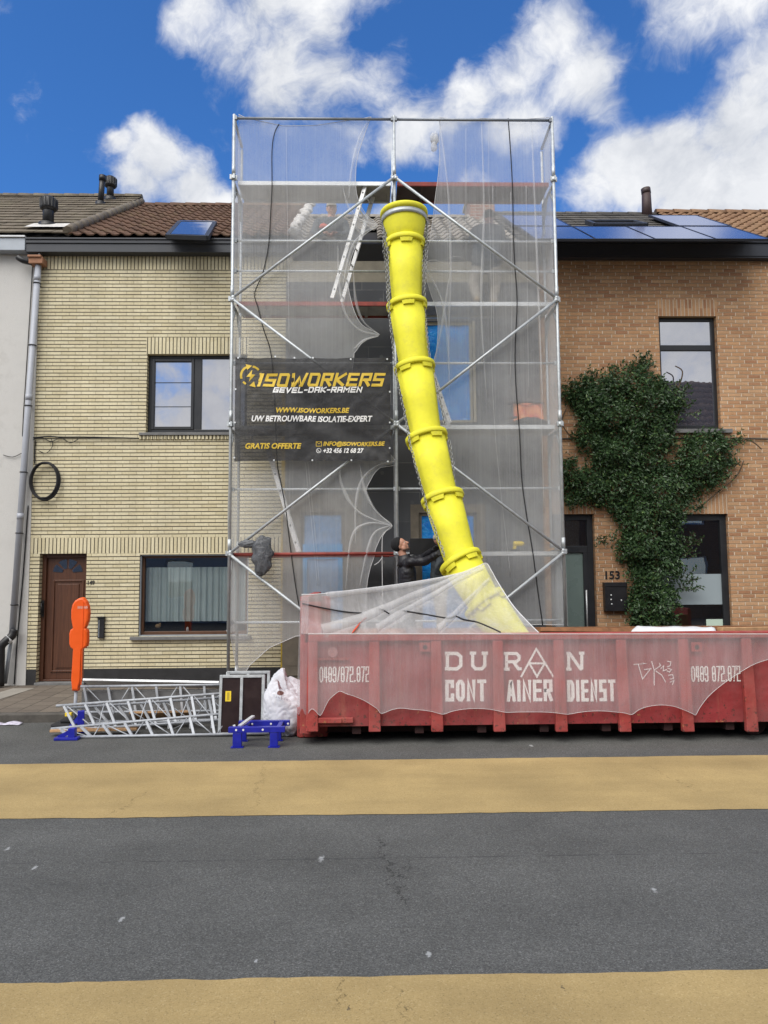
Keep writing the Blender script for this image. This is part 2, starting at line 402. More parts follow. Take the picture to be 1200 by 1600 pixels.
def film(name, col, op, rough=.3, wr=14, spec=.5, streak=0):
    mt, t = newmat(name); p = t.pos()
    n_ = t.noise(p, wr, 6, .6, 0, 1.5)
    sh = t.bsdf(t.mix(t.mr(n_, .35, .7), col, tuple(min(1, c * 1.7 + .03) for c in col)), rough, 0, t.bump(n_, .7, .03), spec)
    t.out(t.n('ShaderNodeMixShader', {0: op, 1: t.n('ShaderNodeBsdfTransparent').outputs[0], 2: sh}).outputs[0]); return mt
M_BFOIL = film('blue_foil', (.004, .24, .86), 1.0, .22, 9)
M_BFOILP = film('pale_blue_foil', (.15, .31, .58), 1.0, .35, 12)
M_BLKBAG = film('black_bin_bag', (.065, .07, .08), .85, .3, 9)

def net(name, op, streak, col=(.80, .81, .83), sx=9.0):
    mt, t = newmat(name); p = t.pos(); x, y, z = t.sep(p)
    s1 = t.noise(t.comb(t.m('MULTIPLY', x, sx * 4), t.m('MULTIPLY', y, sx * 4), t.m('MULTIPLY', z, .35)), 1.0, 4, .75)
    s2 = t.noise(p, 1.3, 5, .6)
    spk = t.mr(t.noise(p, 9, 3, .8), .755, .77, 0, .0)
    wv = t.m('MULTIPLY', t.m('SINE', t.m('MULTIPLY', x, 900.0)), t.m('SINE', t.m('MULTIPLY', z, 900.0)))
    o_ = t.m('ADD', t.m('ADD', op, t.mr(s1, .45, .75, -.02, streak)), t.m('ADD', t.mr(s2, .3, .7, -.06, .07), t.m('MULTIPLY', wv, .10)), clamp=True)
    c = t.mix(spk, col, (.2, .18, .15))
    sh = t.n('ShaderNodeMixShader', {0: .45, 1: t.n('ShaderNodeBsdfDiffuse', {0: c}).outputs[0], 2: t.n('ShaderNodeBsdfTranslucent', {0: c}).outputs[0]}).outputs[0]
    t.out(t.n('ShaderNodeMixShader', {0: o_, 1: t.n('ShaderNodeBsdfTransparent').outputs[0], 2: sh}).outputs[0]); return mt
M_NET = net('debris_netting', .34, .05, (.96, .97, .98))
M_NETS = net('debris_netting_side', .58, .10, (.86, .87, .89))
M_NETC = net('skip_netting', .34, .06, (.84, .82, .86), 3.0)
M_NETT = net('skip_netting_folded', .45, .18, (.88, .88, .89), 2.0)
M_HEM = plain('net_hem', (.62, .62, .63), .8, 0, .05, 5)

def banner_mat():
    mt, t = newmat('black_mesh_banner'); p = t.pos()
    n_ = t.noise(p, 5, 5, .6); c = t.mix(t.mr(n_, .3, .7), (.018, .018, .020), (.042, .042, .046))
    t.out(t.n('ShaderNodeMixShader', {0: .84, 1: t.n('ShaderNodeBsdfTransparent').outputs[0], 2: t.bsdf(c, .55, 0, t.bump(n_, .5, .02), .35)}).outputs[0]); return mt
M_BANNER = banner_mat()

def insul():
    mt, t = newmat('graphite_insulation'); p = t.pos(); x, y, z = t.sep(p)
    RH, BL = .50, 1.0
    zz = t.m('DIVIDE', t.m('ADD', z, 5.18), RH); row = t.m('FLOOR', zz); fz = t.m('FRACT', zz)
    xx = t.m('ADD', t.m('DIVIDE', x, BL), t.m('ADD', 20.2, t.m('MULTIPLY', row, .37))); fx = t.m('FRACT', xx)
    dz = t.m('MULTIPLY', t.m('MINIMUM', fz, t.m('SUBTRACT', 1.0, fz)), RH); dx = t.m('MULTIPLY', t.m('MINIMUM', fx, t.m('SUBTRACT', 1.0, fx)), BL)
    j = t.mr(t.m('MINIMUM', dz, dx), .003, .007, 1, 0)
    jm = t.m('MULTIPLY', j, t.mr(t.noise(p, 2.2, 3, .6), .46, .60, .15, 1))
    rv = t.n('ShaderNodeTexWhiteNoise', {'Vector': t.comb(t.m('FLOOR', xx), row, 1.0)}, noise_dimensions='3D').outputs[0]
    c = t.mix(rv, (.10, .104, .113), (.135, .14, .15))
    c = t.mix(t.mr(t.noise(p, 3, 8, .7), .5, .75, 0, .45), c, (.12, .125, .13))
    # round dowel caps
    fx2 = t.m('SUBTRACT', t.m('FRACT', t.m('DIVIDE', t.m('ADD', x, 20.0), .5)), .5); fz2 = t.m('SUBTRACT', t.m('FRACT', t.m('DIVIDE', t.m('ADD', z, 20.1), .5)), .5)
    dd = t.m('SQRT', t.m('ADD', t.m('MULTIPLY', fx2, fx2), t.m('MULTIPLY', fz2, fz2)))
    wn = t.n('ShaderNodeTexWhiteNoise', {'Vector': t.comb(t.m('FLOOR', t.m('DIVIDE', t.m('ADD', x, 20.0), .5)), t.m('FLOOR', t.m('DIVIDE', t.m('ADD', z, 20.1), .5)), 5.0)}, noise_dimensions='3D').outputs[0]
    c = t.mix(t.m('MULTIPLY', t.mr(dd, .062, .07, 1, 0), t.mr(wn, .3, .9, 0, .8)), c, (.20, .205, .21))
    c = t.mix(t.m('MULTIPLY', jm, .8), c, (.30, .30, .29))
    t.out(t.bsdf(c, .8, 0, t.bump(t.noise(p, 80, 4, .6), .25, .006), .3)); return mt
M_INS = insul()

def tile_mat(name, cols, px, pr, moss=(.16, .14, .06), moss_amt=.4):
    mt, t = newmat(name); p = t.pos(); x, y, z = t.sep(p)
    rv = t.n('ShaderNodeTexWhiteNoise', {'Vector': t.comb(t.m('FLOOR', t.m('DIVIDE', x, px)), t.m('FLOOR', t.m('DIVIDE', y, pr)), 2.0)}, noise_dimensions='3D').outputs[0]
    c = t.mix(rv, cols[0], cols[1])
    c = t.mix(t.mr(t.noise(p, 14, 8, .7), .4, .72, 0, .7), c, cols[2])
    c = t.mix(t.m('MULTIPLY', t.mr(t.noise(p, 2.0, 8, .7), .5, .68, 0, 1), moss_amt), c, moss)
    t.out(t.bsdf(c, .85, 0, t.bump(t.noise(p, 60, 5, .6), .4, .008), .3)); return mt
M_TBRN = tile_mat('brown_pantile', ((.135, .080, .056), (.18, .105, .072), (.07, .045, .034)), .21, .25, (.2, .16, .08), .35)
M_TGRY = tile_mat('grey_wave_tile', ((.27, .25, .22), (.35, .32, .28), (.15, .13, .115)), .25, .3, (.2, .16, .1), .3)
M_TFLAT = tile_mat('weathered_flat_tile', ((.155, .13, .10), (.215, .18, .14), (.08, .07, .055)), .25, .27, (.24, .22, .15), .5)
M_TDARK = tile_mat('dark_flat_tile', ((.10, .095, .09), (.15, .14, .13), (.05, .05, .05)), .25, .3, (.16, .14, .1), .3)
M_TRED = tile_mat('brown_red_pantile', ((.25, .145, .085), (.31, .19, .11), (.14, .08, .05)), .21, .25, (.24, .2, .12), .3)

def asphalt(name, c0, c1, speck, yellow=False):
    mt, t = newmat(name); p = t.pos(); x, y, z = t.sep(p)
    v = t.n('ShaderNodeTexVoronoi', {'Vector': p, 'Scale': 135.0, 'Randomness': 1.0}); vc = t.sep(v.outputs['Color'])[0]
    f1 = t.noise(p, 210, 3, .7); f2 = t.noise(p, 1.1, 7, .6)
    f3 = t.noise(t.comb(t.m('MULTIPLY', x, .25), t.m('MULTIPLY', y, 1.6), 0.0), 1.0, 5, .6)
    c = t.mix(t.m('ADD', t.m('MULTIPLY', vc, .6), t.m('MULTIPLY', f1, .4)), c0, c1)
    c = t.mix(t.m('MULTIPLY', t.mr(vc, .92, .98, 0, 1), .30), c, speck)
    c = t.mix(t.m('MULTIPLY', t.mr(t.noise(p, 120, 2, .5), .60, .68, 0, 1), .6 if not yellow else .42), c, tuple(k * .35 for k in c0))
    k = t.m('MULTIPLY', t.mr(f2, .3, .7, .84, 1.13), t.mr(f3, .3, .7, .86 if yellow else .90, 1.09)); c = t.mix(1.0, c, t.comb(k, k, k), 'MULTIPLY')
    wob_ = t.m('MULTIPLY', t.m('SUBTRACT', t.noise(p, 3.2, 7, .72), .5), .55); wob2 = t.m('MULTIPLY', t.m('SUBTRACT', t.noise(t.vm('ADD', p, (7, 3, 0)), 3.2, 7, .72), .5), .55)
    cracks = [(612, 1302, 1420, .013), (628, 1340, 1400, .008)] if not yellow else [(405, 1190, 1268, .006), (205, 1235, 1272, .007), (1050, 1195, 1240, .006), (530, 1527, 1580, .007), (620, 1540, 1600, .006)]
    for i, (cx, ya, yb, wd) in enumerate(cracks):
        a, b = GR(cx, ya), GR(cx, yb); ym = (a.y + b.y) / 2; hl = abs(a.y - b.y) / 2
        ln = t.m('ABSOLUTE', t.m('ADD', t.m('SUBTRACT', x, (a.x + b.x) / 2), t.m('ADD', t.m('MULTIPLY', t.m('SUBTRACT', y, ym), .12 * (-1) ** i), wob_ if i % 2 == 0 else wob2)))
        mk = t.m('MULTIPLY', t.mr(ln, wd * .5, wd, 1, 0), t.mr(t.m('ABSOLUTE', t.m('SUBTRACT', y, ym)), hl * .8, hl * 1.1, 1, 0))
        mk = t.m('MULTIPLY', mk, t.mr(t.noise(p, 26, 3, .6), .42, .55, .15, 1)); c = t.mix(t.m('MULTIPLY', mk, .72), c, tuple(q * .18 for q in c0))
    spots = [(502, 1342, .05), (1022, 1390, .035), (670, 1491, .03), (190, 1436, .035), (12, 1326, .03), (54, 1356, .03), (400, 1500, .014), (830, 1165, .05)] if not yellow else [(545, 1576, .015), (880, 1545, .02), (430, 1598, .012), (700, 1585, .012)]
    sm = None
    for (sx_, sy_, sr) in spots:
        q = GR(sx_, sy_); dd = t.vm('DISTANCE', t.vm('MULTIPLY', p, (1, .45, 1)), (q.x, q.y * .45, 0))
        s_ = t.mr(t.m('ADD', dd, t.m('MULTIPLY', t.m('SUBTRACT', t.noise(p, 34, 5, .7), .5), .06)), sr * .25, sr * .5, 1, 0); sm = s_ if sm is None else t.m('MAXIMUM', sm, s_)
    c = t.mix(t.m('MULTIPLY', sm, .75), c, (.42, .43, .43) if not yellow else (.06, .05, .04))
    if not yellow:
        sl = t.m('ABSOLUTE', t.m('SUBTRACT', y, t.m('ADD', 5.28, t.m('MULTIPLY', wob_, .06)))); c = t.mix(t.m('MULTIPLY', t.mr(sl, .006, .014, .5, 0), t.mr(t.noise(p, 5, 4, .6), .4, .6, 0, 1)), c, (.03, .03, .032))
    h = t.m('ADD', t.m('MULTIPLY', vc, .6), f1)
    t.out(t.bsdf(c, .88, 0, t.bump(h, .55, .006), .3)); return mt
M_ASPH = asphalt('asphalt', (.044, .0445, .042), (.162, .163, .155), (.26, .26, .25))
M_OCHRE = asphalt('ochre_cycle_strip', (.375, .268, .112), (.47, .345, .158), (.56, .44, .24), True)

def paving():
    mt, t = newmat('concrete_paving_slabs'); p = t.pos(); x, y, z = t.sep(p)
    a = t.m('DIVIDE', t.m('ADD', x, t.m('MULTIPLY', y, .0)), .30); b = t.m('DIVIDE', y, .30)
    row = t.m('FLOOR', a); fa = t.m('FRACT', a); fb_ = t.m('FRACT', t.m('ADD', b, t.m('MULTIPLY', t.m('MODULO', row, 2.0), .5)))
    e = t.m('MINIMUM', t.m('MINIMUM', fa, t.m('SUBTRACT', 1.0, fa)), t.m('MINIMUM', fb_, t.m('SUBTRACT', 1.0, fb_)))
    rv = t.n('ShaderNodeTexWhiteNoise', {'Vector': t.comb(row, t.m('FLOOR', t.m('ADD', b, t.m('MULTIPLY', t.m('MODULO', row, 2.0), .5))), 1.0)}, noise_dimensions='3D').outputs[0]
    c = t.mix(rv, (.135, .112, .092), (.185, .155, .125)); c = t.mix(t.mr(t.noise(p, 30, 6, .7), .4, .7, 0, .5), c, (.09, .078, .066))
    c = t.mix(t.mr(e, .012, .03, .85, 0), c, (.03, .027, .023)); t.out(t.bsdf(c, .9, 0, t.bump(t.mr(e, .0, .04), .5, .008), .3)); return mt
M_PAVE = paving()
M_KERB = plain('concrete_kerb', (.10, .092, .082), .9, 0, .2, 6, .4, 40, .3, (.04, .038, .034), .6, 4)
M_PALESL = plain('pale_slab', (.27, .25, .22), .9, 0, .12, 6, .3, 40)

def skip_paint(name, base, worn):
    mt, t = newmat(name); p = t.pos(); x, y, z = t.sep(p)
    c = t.mix(t.mr(t.noise(p, 2.5, 7, .65), .3, .7), tuple(k * .78 for k in base), tuple(k * 1.2 for k in base))
    st = t.noise(t.comb(t.m('MULTIPLY', x, 9.0), t.m('MULTIPLY', y, 9.0), t.m('MULTIPLY', z, 1.2)), 1.0, 6, .7); c = t.mix(t.mr(st, .55, .75, 0, .5), c, (.44, .15, .10))
    low = t.mr(z, .75, .15, .0, .09)
    ch = t.mr(t.m('ADD', t.noise(p, 17, 8, .72), low), .64, .67, 0, worn); c = t.mix(ch, c, (.065, .03, .022))
    c = t.mix(t.mr(t.m('ADD', t.noise(t.vm('ADD', p, (3, 1, 5)), 9, 8, .7), low), .70, .74, 0, .8), c, (.42, .22, .09))
    c = t.mix(t.mr(t.noise(p, 1.4, 9, .72), .42, .75, 0, .45), c, (.30, .16, .15))
    t.out(t.bsdf(c, .62, 0, t.bump(t.m('ADD', t.noise(p, 12, 6, .6), t.m('MULTIPLY', t.noise(p, 2.6, 2, .5), 5.0)), .45, .014), .4)); return mt
M_SKIP = skip_paint('red_skip_paint', (.30, .036, .040), .85)
M_SKIPR = skip_paint('red_skip_rib_paint', (.36, .050, .044), .85)
M_SKIPD = plain('dark_underframe', (.035, .012, .012), .8, 0, .3, 6)

def worn_white():
    mt, t = newmat('worn_white_lettering'); p = t.pos()
    ch = t.mr(t.noise(p, 16, 8, .75), .62, .65, 0, .9); c = t.mix(ch, (.90, .88, .86), (.30, .04, .04)); t.out(t.bsdf(c, .6)); return mt
M_LETT = worn_white()
M_GRAF = plain('graffiti_marker', (.85, .80, .80), .6, 0, .2, 9)

def leafmat():
    mt, t = newmat('ivy_leaf'); rv = t.n('ShaderNodeNewGeometry').outputs['Random Per Island']
    rmp = t.n('ShaderNodeValToRGB', {0: rv}); e = rmp.color_ramp.elements; e[0].color = (.026, .058, .024, 1); e[1].color = (.17, .26, .09, 1)
    q = e.new(.55); q.color = (.056, .11, .042, 1); q = e.new(.93); q.color = (.062, .12, .04, 1)
    sh = t.bsdf(rmp.outputs[0], .38, 0, None, .5); tr = t.n('ShaderNodeBsdfTranslucent', {0: rmp.outputs[0]}).outputs[0]
    t.out(t.n('ShaderNodeMixShader', {0: .18, 1: sh, 2: tr}).outputs[0]); return mt
M_LEAF = leafmat()
def redtarp():
    mt, t = newmat('red_orange_warning_tarp'); p = t.pos(); n_ = t.noise(p, 7, 4, .6)
    rmp = t.n('ShaderNodeValToRGB', {0: n_}); e = rmp.color_ramp.elements; e[0].position = .35; e[1].position = .65; e[0].color = (.55, .05, .035, 1); e[1].color = (.75, .30, .10, 1)
    t.out(t.bsdf(rmp.outputs[0], .6)); return mt
M_RTARP = redtarp()
M_GALV = plain('dull_galvanised_tube', (.40, .42, .45), .55, .25, .2, 12, .15, 120)
M_EYE = plain('eye_white', (.45, .42, .40), .5)
# ---------------------------------------------------------------- the setting: road, strips, pavement
struct('road', G().quad((-200, -200, 0), (200, -200, 0), (200, 300, 0), (-200, 300, 0)), M_ASPH)
def strip_road(y0, y1):
    g = G(); n = 600; r_ = random.Random(y0)
    for i in range(n):
        pass
    xs = [-30 + 60 * i / n for i in range(n + 1)]
    lo = [y0 + r_.uniform(-.007, .007) + .012 * noise.noise(Vector((q * 1.3, y0, 0))) for q in xs]; hi = [y1 + r_.uniform(-.007, .007) + .012 * noise.noise(Vector((q * 1.3, y1, 0))) for q in xs]
    for i in range(n): g.quad((xs[i], lo[i], .004), (xs[i + 1], lo[i + 1], .004), (xs[i + 1], hi[i + 1], .004), (xs[i], hi[i], .004))
    return g
struct('cycle_strip', strip_road(6.21, 7.98), M_OCHRE)
struct('cycle_strip', strip_road(1.9, 3.77), M_OCHRE)
g = G()
KX = -.95
def pave(x0, x1, y0, y1, za=.11, zb=.17):
    g.quad((x0, y0, za), (x1, y0, za), (x1, y1, zb), (x0, y1, zb))
pave(-30, KX, 10.36, 12.62); pave(KX, 30, 11.46, 12.62, .135)
struct('pavement', g, M_PAVE)
g = G()
x = -30.0
while x < KX - .02:
    x2 = min(x + 1.0, KX); g.box(x + .004, x2 - .004, 10.2, 10.356, -.05, .112); x = x2
y = 10.36
g.box(KX - .15, KX - .003, 10.362, 11.3, -.05, .1125)
x = KX - .15
while x < 30: g.box(x + .004, x + .996, 11.304, 11.456, -.05, .115); x += 1.0
build_k = build('kerb', g, M_KERB, bevel=.015); build_k['kind'] = 'structure'
g = G(); a, b, c_, d_ = GR(0, 1092, .135), GR(22, 1098, .13), GR(78, 1072, .16), GR(45, 1072, .165)
g.poly([Vector((-5.95, 10.55, .1215)), Vector((-5.55, 10.55, .1215)), Vector((-5.35, 12.2, .1635)), Vector((-5.7, 12.2, .1635))])
struct('pavement_patch', g, M_PALESL)

# ---------------------------------------------------------------- walls, windows, roofs
YF = 12.5
def wall_g(x0, x1, z0, z1, y, openings, bands=(), back=.32, reveal_m=None):
    g = G(); xs = sorted({x0, x1, *[v for o in openings for v in o[:2]], *[v for o in bands for v in o[:2]]}); zs = sorted({z0, z1, *[v for o in openings for v in o[2:4]], *[v for o in bands for v in o[2:4]]})
    xs = [v for v in xs if x0 <= v <= x1]; zs = [v for v in zs if z0 <= v <= z1]
    for i in range(len(xs) - 1):
        for j in range(len(zs) - 1):
            cx, cz = (xs[i] + xs[i + 1]) / 2, (zs[j] + zs[j + 1]) / 2
            if any(o[0] < cx < o[1] and o[2] < cz < o[3] for o in openings): continue
            g.cur = 0
            for b in bands:
                if b[0] < cx < b[1] and b[2] < cz < b[3]: g.cur = b[4]
            g.quad((xs[i], y, zs[j]), (xs[i + 1], y, zs[j]), (xs[i + 1], y, zs[j + 1]), (xs[i], y, zs[j + 1]))
            g.cur = 0
            g.quad((xs[i], y + back, zs[j]), (xs[i], y + back, zs[j + 1]), (xs[i + 1], y + back, zs[j + 1]), (xs[i + 1], y + back, zs[j]))
    for o in openings:
        a, b, c, d = o[:4]
        g.quad((a, y, c), (a, y, d), (a, y + back, d), (a, y + back, c)); g.quad((b, y, c), (b, y + back, c), (b, y + back, d), (b, y, d))
        g.quad((a, y, d), (b, y, d), (b, y + back, d), (a, y + back, d)); g.quad((a, y, c), (a, y + back, c), (b, y + back, c), (b, y, c))
    for (a, b) in ((x0, -1), (x1, 1)): g.quad((a, y, z0), (a, y + back, z0), (a, y + back, z1), (a, y, z1))
    g.quad((x0, y, z1), (x1, y, z1), (x1, y + back, z1), (x0, y + back, z1))
    return g
def frame_g(x0, x1, z0, z1, y, fw, dp, xm=(), zm=(), bot=None):
    g = G(); bot = bot or fw
    g.box(x0, x0 + fw, y, y + dp, z0, z1); g.box(x1 - fw, x1, y, y + dp, z0, z1)
    g.box(x0 + fw, x1 - fw, y + .001, y + dp - .001, z1 - fw, z1); g.box(x0 + fw, x1 - fw, y + .001, y + dp - .001, z0, z0 + bot)
    for v, ww in xm: g.box(v - ww / 2, v + ww / 2, y + .002, y + dp - .002, z0 + bot, z1 - fw)
    for v, ww, a, b in zm: g.box(a, b, y + .003, y + dp - .003, v - ww / 2, v + ww / 2)
    return g
def pane(parent, x0, x1, z0, z1, y, mat): return build('pane', G().quad((x0, y, z0), (x1, y, z0), (x1, y, z1), (x0, y, z1)), mat, parent)
def sill_g(x0, x1, y, z, h=.06, out=.06): return G().box(x0, x1, y - out, y + .2, z - h, z - .002)

def roof_g(x0, x1, yE, zE, slope, run, kind, hole=None, seed=1, px=.21, pr=.25):
    g = G(); r_ = random.Random(seed); n = int(run / pr); pr = run / n
    amp = {'pan': .026, 'wave': .034, 'flat': .0}[kind]; lap = .026 if kind != 'flat' else .022
    nt = max(1, round((x1 - x0) / px)); sub = 8 if kind != 'flat' else 1
    tw = (x1 - x0) / nt
    nrm = Vector((0, -slope, 1)).normalized()
    def off(u): 
        if kind == 'pan': return amp * (max(0, sin(2 * pi * u)) * 1.3 - .25 * max(0, -sin(2 * pi * u)))
        if kind == 'wave': return amp * sin(2 * pi * u)
        return 0
    for i in range(n):
        ya, yb = yE + i * pr, yE + (i + 1) * pr + .03
        for t_ in range(nt):
            xa = x0 + t_ * tw
            if hole and any(h[0] < xa + tw / 2 < h[1] and h[2] <= i < h[3] for h in hole): continue
            jit = r_.uniform(-.006, .006); jt = r_.uniform(-.004, .004); k = len(g.v); gap = .004 if kind == 'flat' else 0
            for j in range(sub + 1):
                u = j / sub; X = xa + gap + u * (tw - 2 * gap)
                for (Y, lift) in ((ya + jit, lap + jt), (ya + jit, lap + jt - .02), (yb, 0.0)):
                    p = Vector((X, Y, zE + slope * (Y - yE))) + nrm * (lift + off(u)); g.v.append(p)
            for j in range(sub):
                a = k + 3 * j
                g.face((a + 1, a + 4, a + 3, a), False); g.face((a, a + 3, a + 5, a + 2), True)
    zR = zE + slope * run
    g.quad((x0, yE + run, zR - .02), (x1, yE + run, zR - .02), (x1, yE + 2 * run, zE), (x0, yE + 2 * run, zE))
    # battened underlay below the tiles and closed gables
    g.cur = 1
    g.quad((x0, yE + .04, zE - .045), (x1, yE + .04, zE - .045), (x1, yE + run, zR - .07), (x0, yE + run, zR - .07))
    for xx in (x0, x1): g.poly([(xx, yE, zE - .02), (xx, yE + run, zR - .02), (xx, yE + 2 * run, zE - .02)])
    g.cur = 0
    return g
def ridge_g(x0, x1, y, z, r=.09, step=.34):
    g = G(); x = x0; i = 0
    while x < x1 - .05:
        x2 = min(x + step, x1); rings = []
        for (X, rr) in ((x - .03, r * 1.16), (x + .06, r * 1.14), (x2, r)):
            rings.append([(X, y + cos(a) * rr, z - .03 + sin(a) * rr) for a in [pi * k / 8 for k in range(9)]])
        g.ring_loft(rings, True, True, False); x = x2
    return g
def on_plane(px, py, yE, zE, slope, off=0.0):      # survey onto a roof slope
    v = ray(px, py); zE = zE + off * math.sqrt(1 + slope * slope)
    t = (zE - slope * yE - CAMH) / (v.z - slope * v.y); return Vector((v.x * t, v.y * t, v.z * t + CAMH))
SL = .65

# ================================================================ far left: pale rendered house
XB0 = P(52, 720, YF).x
XB1 = P(446, 760, YF).x
XB2 = P(841, 620, YF).x
zeW = P(20, 369, 12.3).z
house = thing('rendered_house', 'pale grey rendered house at far left edge beside the grey drainpipe', 'house', ((-9.5 + XB0) / 2, YF, .17))
g = wall_g(-9.5, XB0, .12, zeW - .1, YF - .015, [])
build('wall', g, M_RENDER, house)
g = G(); zt, zb = P(20, 371, 12.30).z, P(20, 391, 12.30).z
xg = P(39, 385, 12.30).x
g.box(-9.5, xg, 12.30, 12.48, zb, zt)
o = build('gutter', g, M_ZINC, house, .01); build('gutter_trim', G().box(-9.5, xg + .003, 12.27, 12.36, zt + .002, zt + .028), M_WZINC, o)
XV = -5.08
rf = build('roof', roof_g(-9.5, XV, 12.3, zeW + .06, .69, 3.95, 'flat', seed=2, px=.30, pr=.27), [M_TFLAT, M_DARK], house)
zrW = zeW + .06 + .69 * 3.95
build('ridge_tiles', ridge_g(-9.5, XV, 12.3 + 3.95, zrW), M_TFLAT, rf)
def on_w(px, py, off=0): return on_plane(px, py, 12.3, zeW + .06, .69, off)
def vent(parent, px, py0, py1, w, capw, name='vent_pipe', ang=0.0, mat=None):
    b = on_w(px, py1); s_ = b.y / F; top = b + Vector((ang, 0, (py1 - py0) * s_ * 1.02)); g = G(); mat = mat or M_BLK
    g.tube([b - Vector((0, 0, .1)), b + Vector((0, 0, .04))], w * s_ * .85, 14); g.tube([b, top], w * s_ / 2, 14)
    if capw:
        rr = capw * s_ / 2; h = top.z - b.z
        prof = [(w * .52 * s_, -.40), (rr * .9, -.36), (rr, -.32), (rr * .97, -.06), (rr * .7, 0.0), (.01, .012)]
        g.ring_loft([[(top.x + cos(a) * r_, top.y + sin(a) * r_, top.z + z_ * .62) for a in [2 * pi * k / 18 for k in range(18)]] for r_, z_ in prof])
        for k in range(16):
            a = 2 * pi * k / 16; g.box(top.x + cos(a) * rr - .008, top.x + cos(a) * rr + .008, top.y + sin(a) * rr - .008, top.y + sin(a) * rr + .008, top.z - .20, top.z - .03)
    else: g.tube([top - Vector((0, 0, .10)), top + Vector((0, 0, .01))], w * s_ * .62, 14)
    return build(name, g, mat, parent)
vent(rf, 75, 307, 354, 17, 26); vent(rf, 172, 275, 312, 11, 19); vent(rf, 157, 273, 319, 9, 0, ang=.03)
a = on_w(75, 354, .04); g = G(); g.quad(a + Vector((-.36, -.12, -.06)), a + Vector((.36, -.12, -.06)), a + Vector((.34, .22, .17)), a + Vector((-.34, .22, .17))); build('flashing', g, M_LEAD, rf)

# ================================================================ yellow brick house
zeY = P(240, 372, 12.3).z
XV2 = P(456, 376, 12.3).x
house = thing('yellow_brick_house', 'two storey house of long yellow bricks with brown tiled roof and wooden front door', 'house', ((XB0 + XB1) / 2, YF, .17))
up = RECT(229, 553, 386, 676, YF); lo = RECT(217, 866, 388, 994, YF); dr = RECT(59, 865, 133, 1068, YF)
dr = (dr[0], dr[1], .12, dr[3])
zt = P(240, 398, YF).z
bands = [(XB0, XB1, P(240, 421, YF).z, zt, 1), (up[0] - .02, up[1] + .02, up[3], up[3] + .29, 1), (XB0, XB1, dr[3], dr[3] + .262, 1), (XB0, XB1, .1, P(250, 1044, YF).z, 2)]
g = wall_g(XB0, XB1, .10, zt + .12, YF, [up, lo, dr], bands)
build('wall', g, [M_YB, M_YBV, M_PLINTH], house)
# fascia and roof
zf0, zf1 = P(200, 393.5, 12.31).z, P(200, 372.5, 12.31).z
g = G(); g.box(xg + .004, XV2, 12.32, 12.495, zf0, zf1 - .09); g.box(xg + .004, XV2, 12.30, 12.49, zf1 - .088, zf1 - .03); g.box(xg + .004, XV2, 12.28, 12.4, zf1 - .028, zf1)
build('gutter', g, M_FASCIA, house, .006)
rf = build('roof', roof_g(XV, XV2, 12.3, zeY + .04, SL, 3.95, 'pan', seed=3), [M_TBRN, M_DARK], house)
build('ridge_tiles', ridge_g(XV, XV2, 12.3 + 3.95, zeY + .04 + SL * 3.95), M_TBRN, rf)
# mortar verge towards the left neighbour
g = G()
for i in range(16):
    u0, u1 = i / 16, (i + 1) / 16
    a = Vector((XV - .02, 12.3 + 3.95 * u0, zeY + .12 + SL * 3.95 * u0)); b = Vector((XV - .02, 12.3 + 3.95 * u1, zeY + .12 + SL * 3.95 * u1 + .02)); g.tube([a, b], .085, 8)
build('verge', g, M_TFLAT, rf)
g = G()
r_ = random.Random(5)
for i in range(26):
    u = (i + .5) / 26; c = Vector((XV2 + r_.uniform(-.03, .05), 12.3 + 3.95 * u, zeY + .10 + SL * 3.95 * u)); g.sphere(c, r_.uniform(.06, .11), r_.uniform(.07, .11), r_.uniform(.04, .09), 7, 5, lambda p, dd: p * (1 + .35 * noise.noise(dd * 2.3 + c)))
build('mortar_edge', g, M_LEAD, rf)
def on_y(px, py, off=0): return on_plane(px, py, 12.3, zeY + .04, SL, off)
q = [on_y(*c, .09) for c in ((262, 365), (323, 367), (336, 345), (281, 344))]
def quad_frame(q, w, h):                    # bars along the sides of a quadrilateral
    g = G()
    for i in range(4): g.beam(q[i], q[(i + 1) % 4], w, h, (0, -SL, 1))
    return g
sk = build('skylight', quad_frame([p - Vector((0, 0, .05)) for p in q], .075, .07), M_FASCIA, rf)
qq = [on_y(*c, .078) for c in ((262, 365), (323, 367), (336, 345), (281, 344))]; build('pane', G().quad(*qq), M_GLASS_SKY, sk)
# upper window
x0, x1, z0, z1 = up; yv = YF + .10; xm = P(307, 610, YF).x
wn = build('window', frame_g(x0, x1, z0, z1, yv, .055, .07, [(xm, .13)], [], .075), M_FRAME, house, .006)
sash = frame_g(x0 + .055, xm - .065, z0 + .075, z1 - .055, yv - .012, .05, .05); build('sash', sash, M_FRAME, wn, .005)
pane(wn, x0 + .05, xm, z0 + .05, z1 - .05, yv + .03, M_GLASS_SKY); pane(wn, xm, x1 - .05, z0 + .05, z1 - .05, yv + .028, M_GLASS_SKY)
for pz in (595, 633): zz = P(270, pz, YF).z; build('reflected_line', G().box(x0 + .10, xm - .11, yv + .018, yv + .024, zz - .0045, zz + .0045), M_FRAME, wn)  # thin dark strips before the pane imitate lines reflected in the glass
build('sill', sill_g(P(218, 680, YF).x, x1 + .1, YF, z0, .05, .05), M_SILL, wn, .005)
g = G(); xx = P(218, 680, YF).x
while xx < x1 + .1: g.box(xx, xx + .052, YF - .028, YF + .05, z0 - .115, z0 - .053); xx += .066
build('dentil_course', g, M_YBV, house)
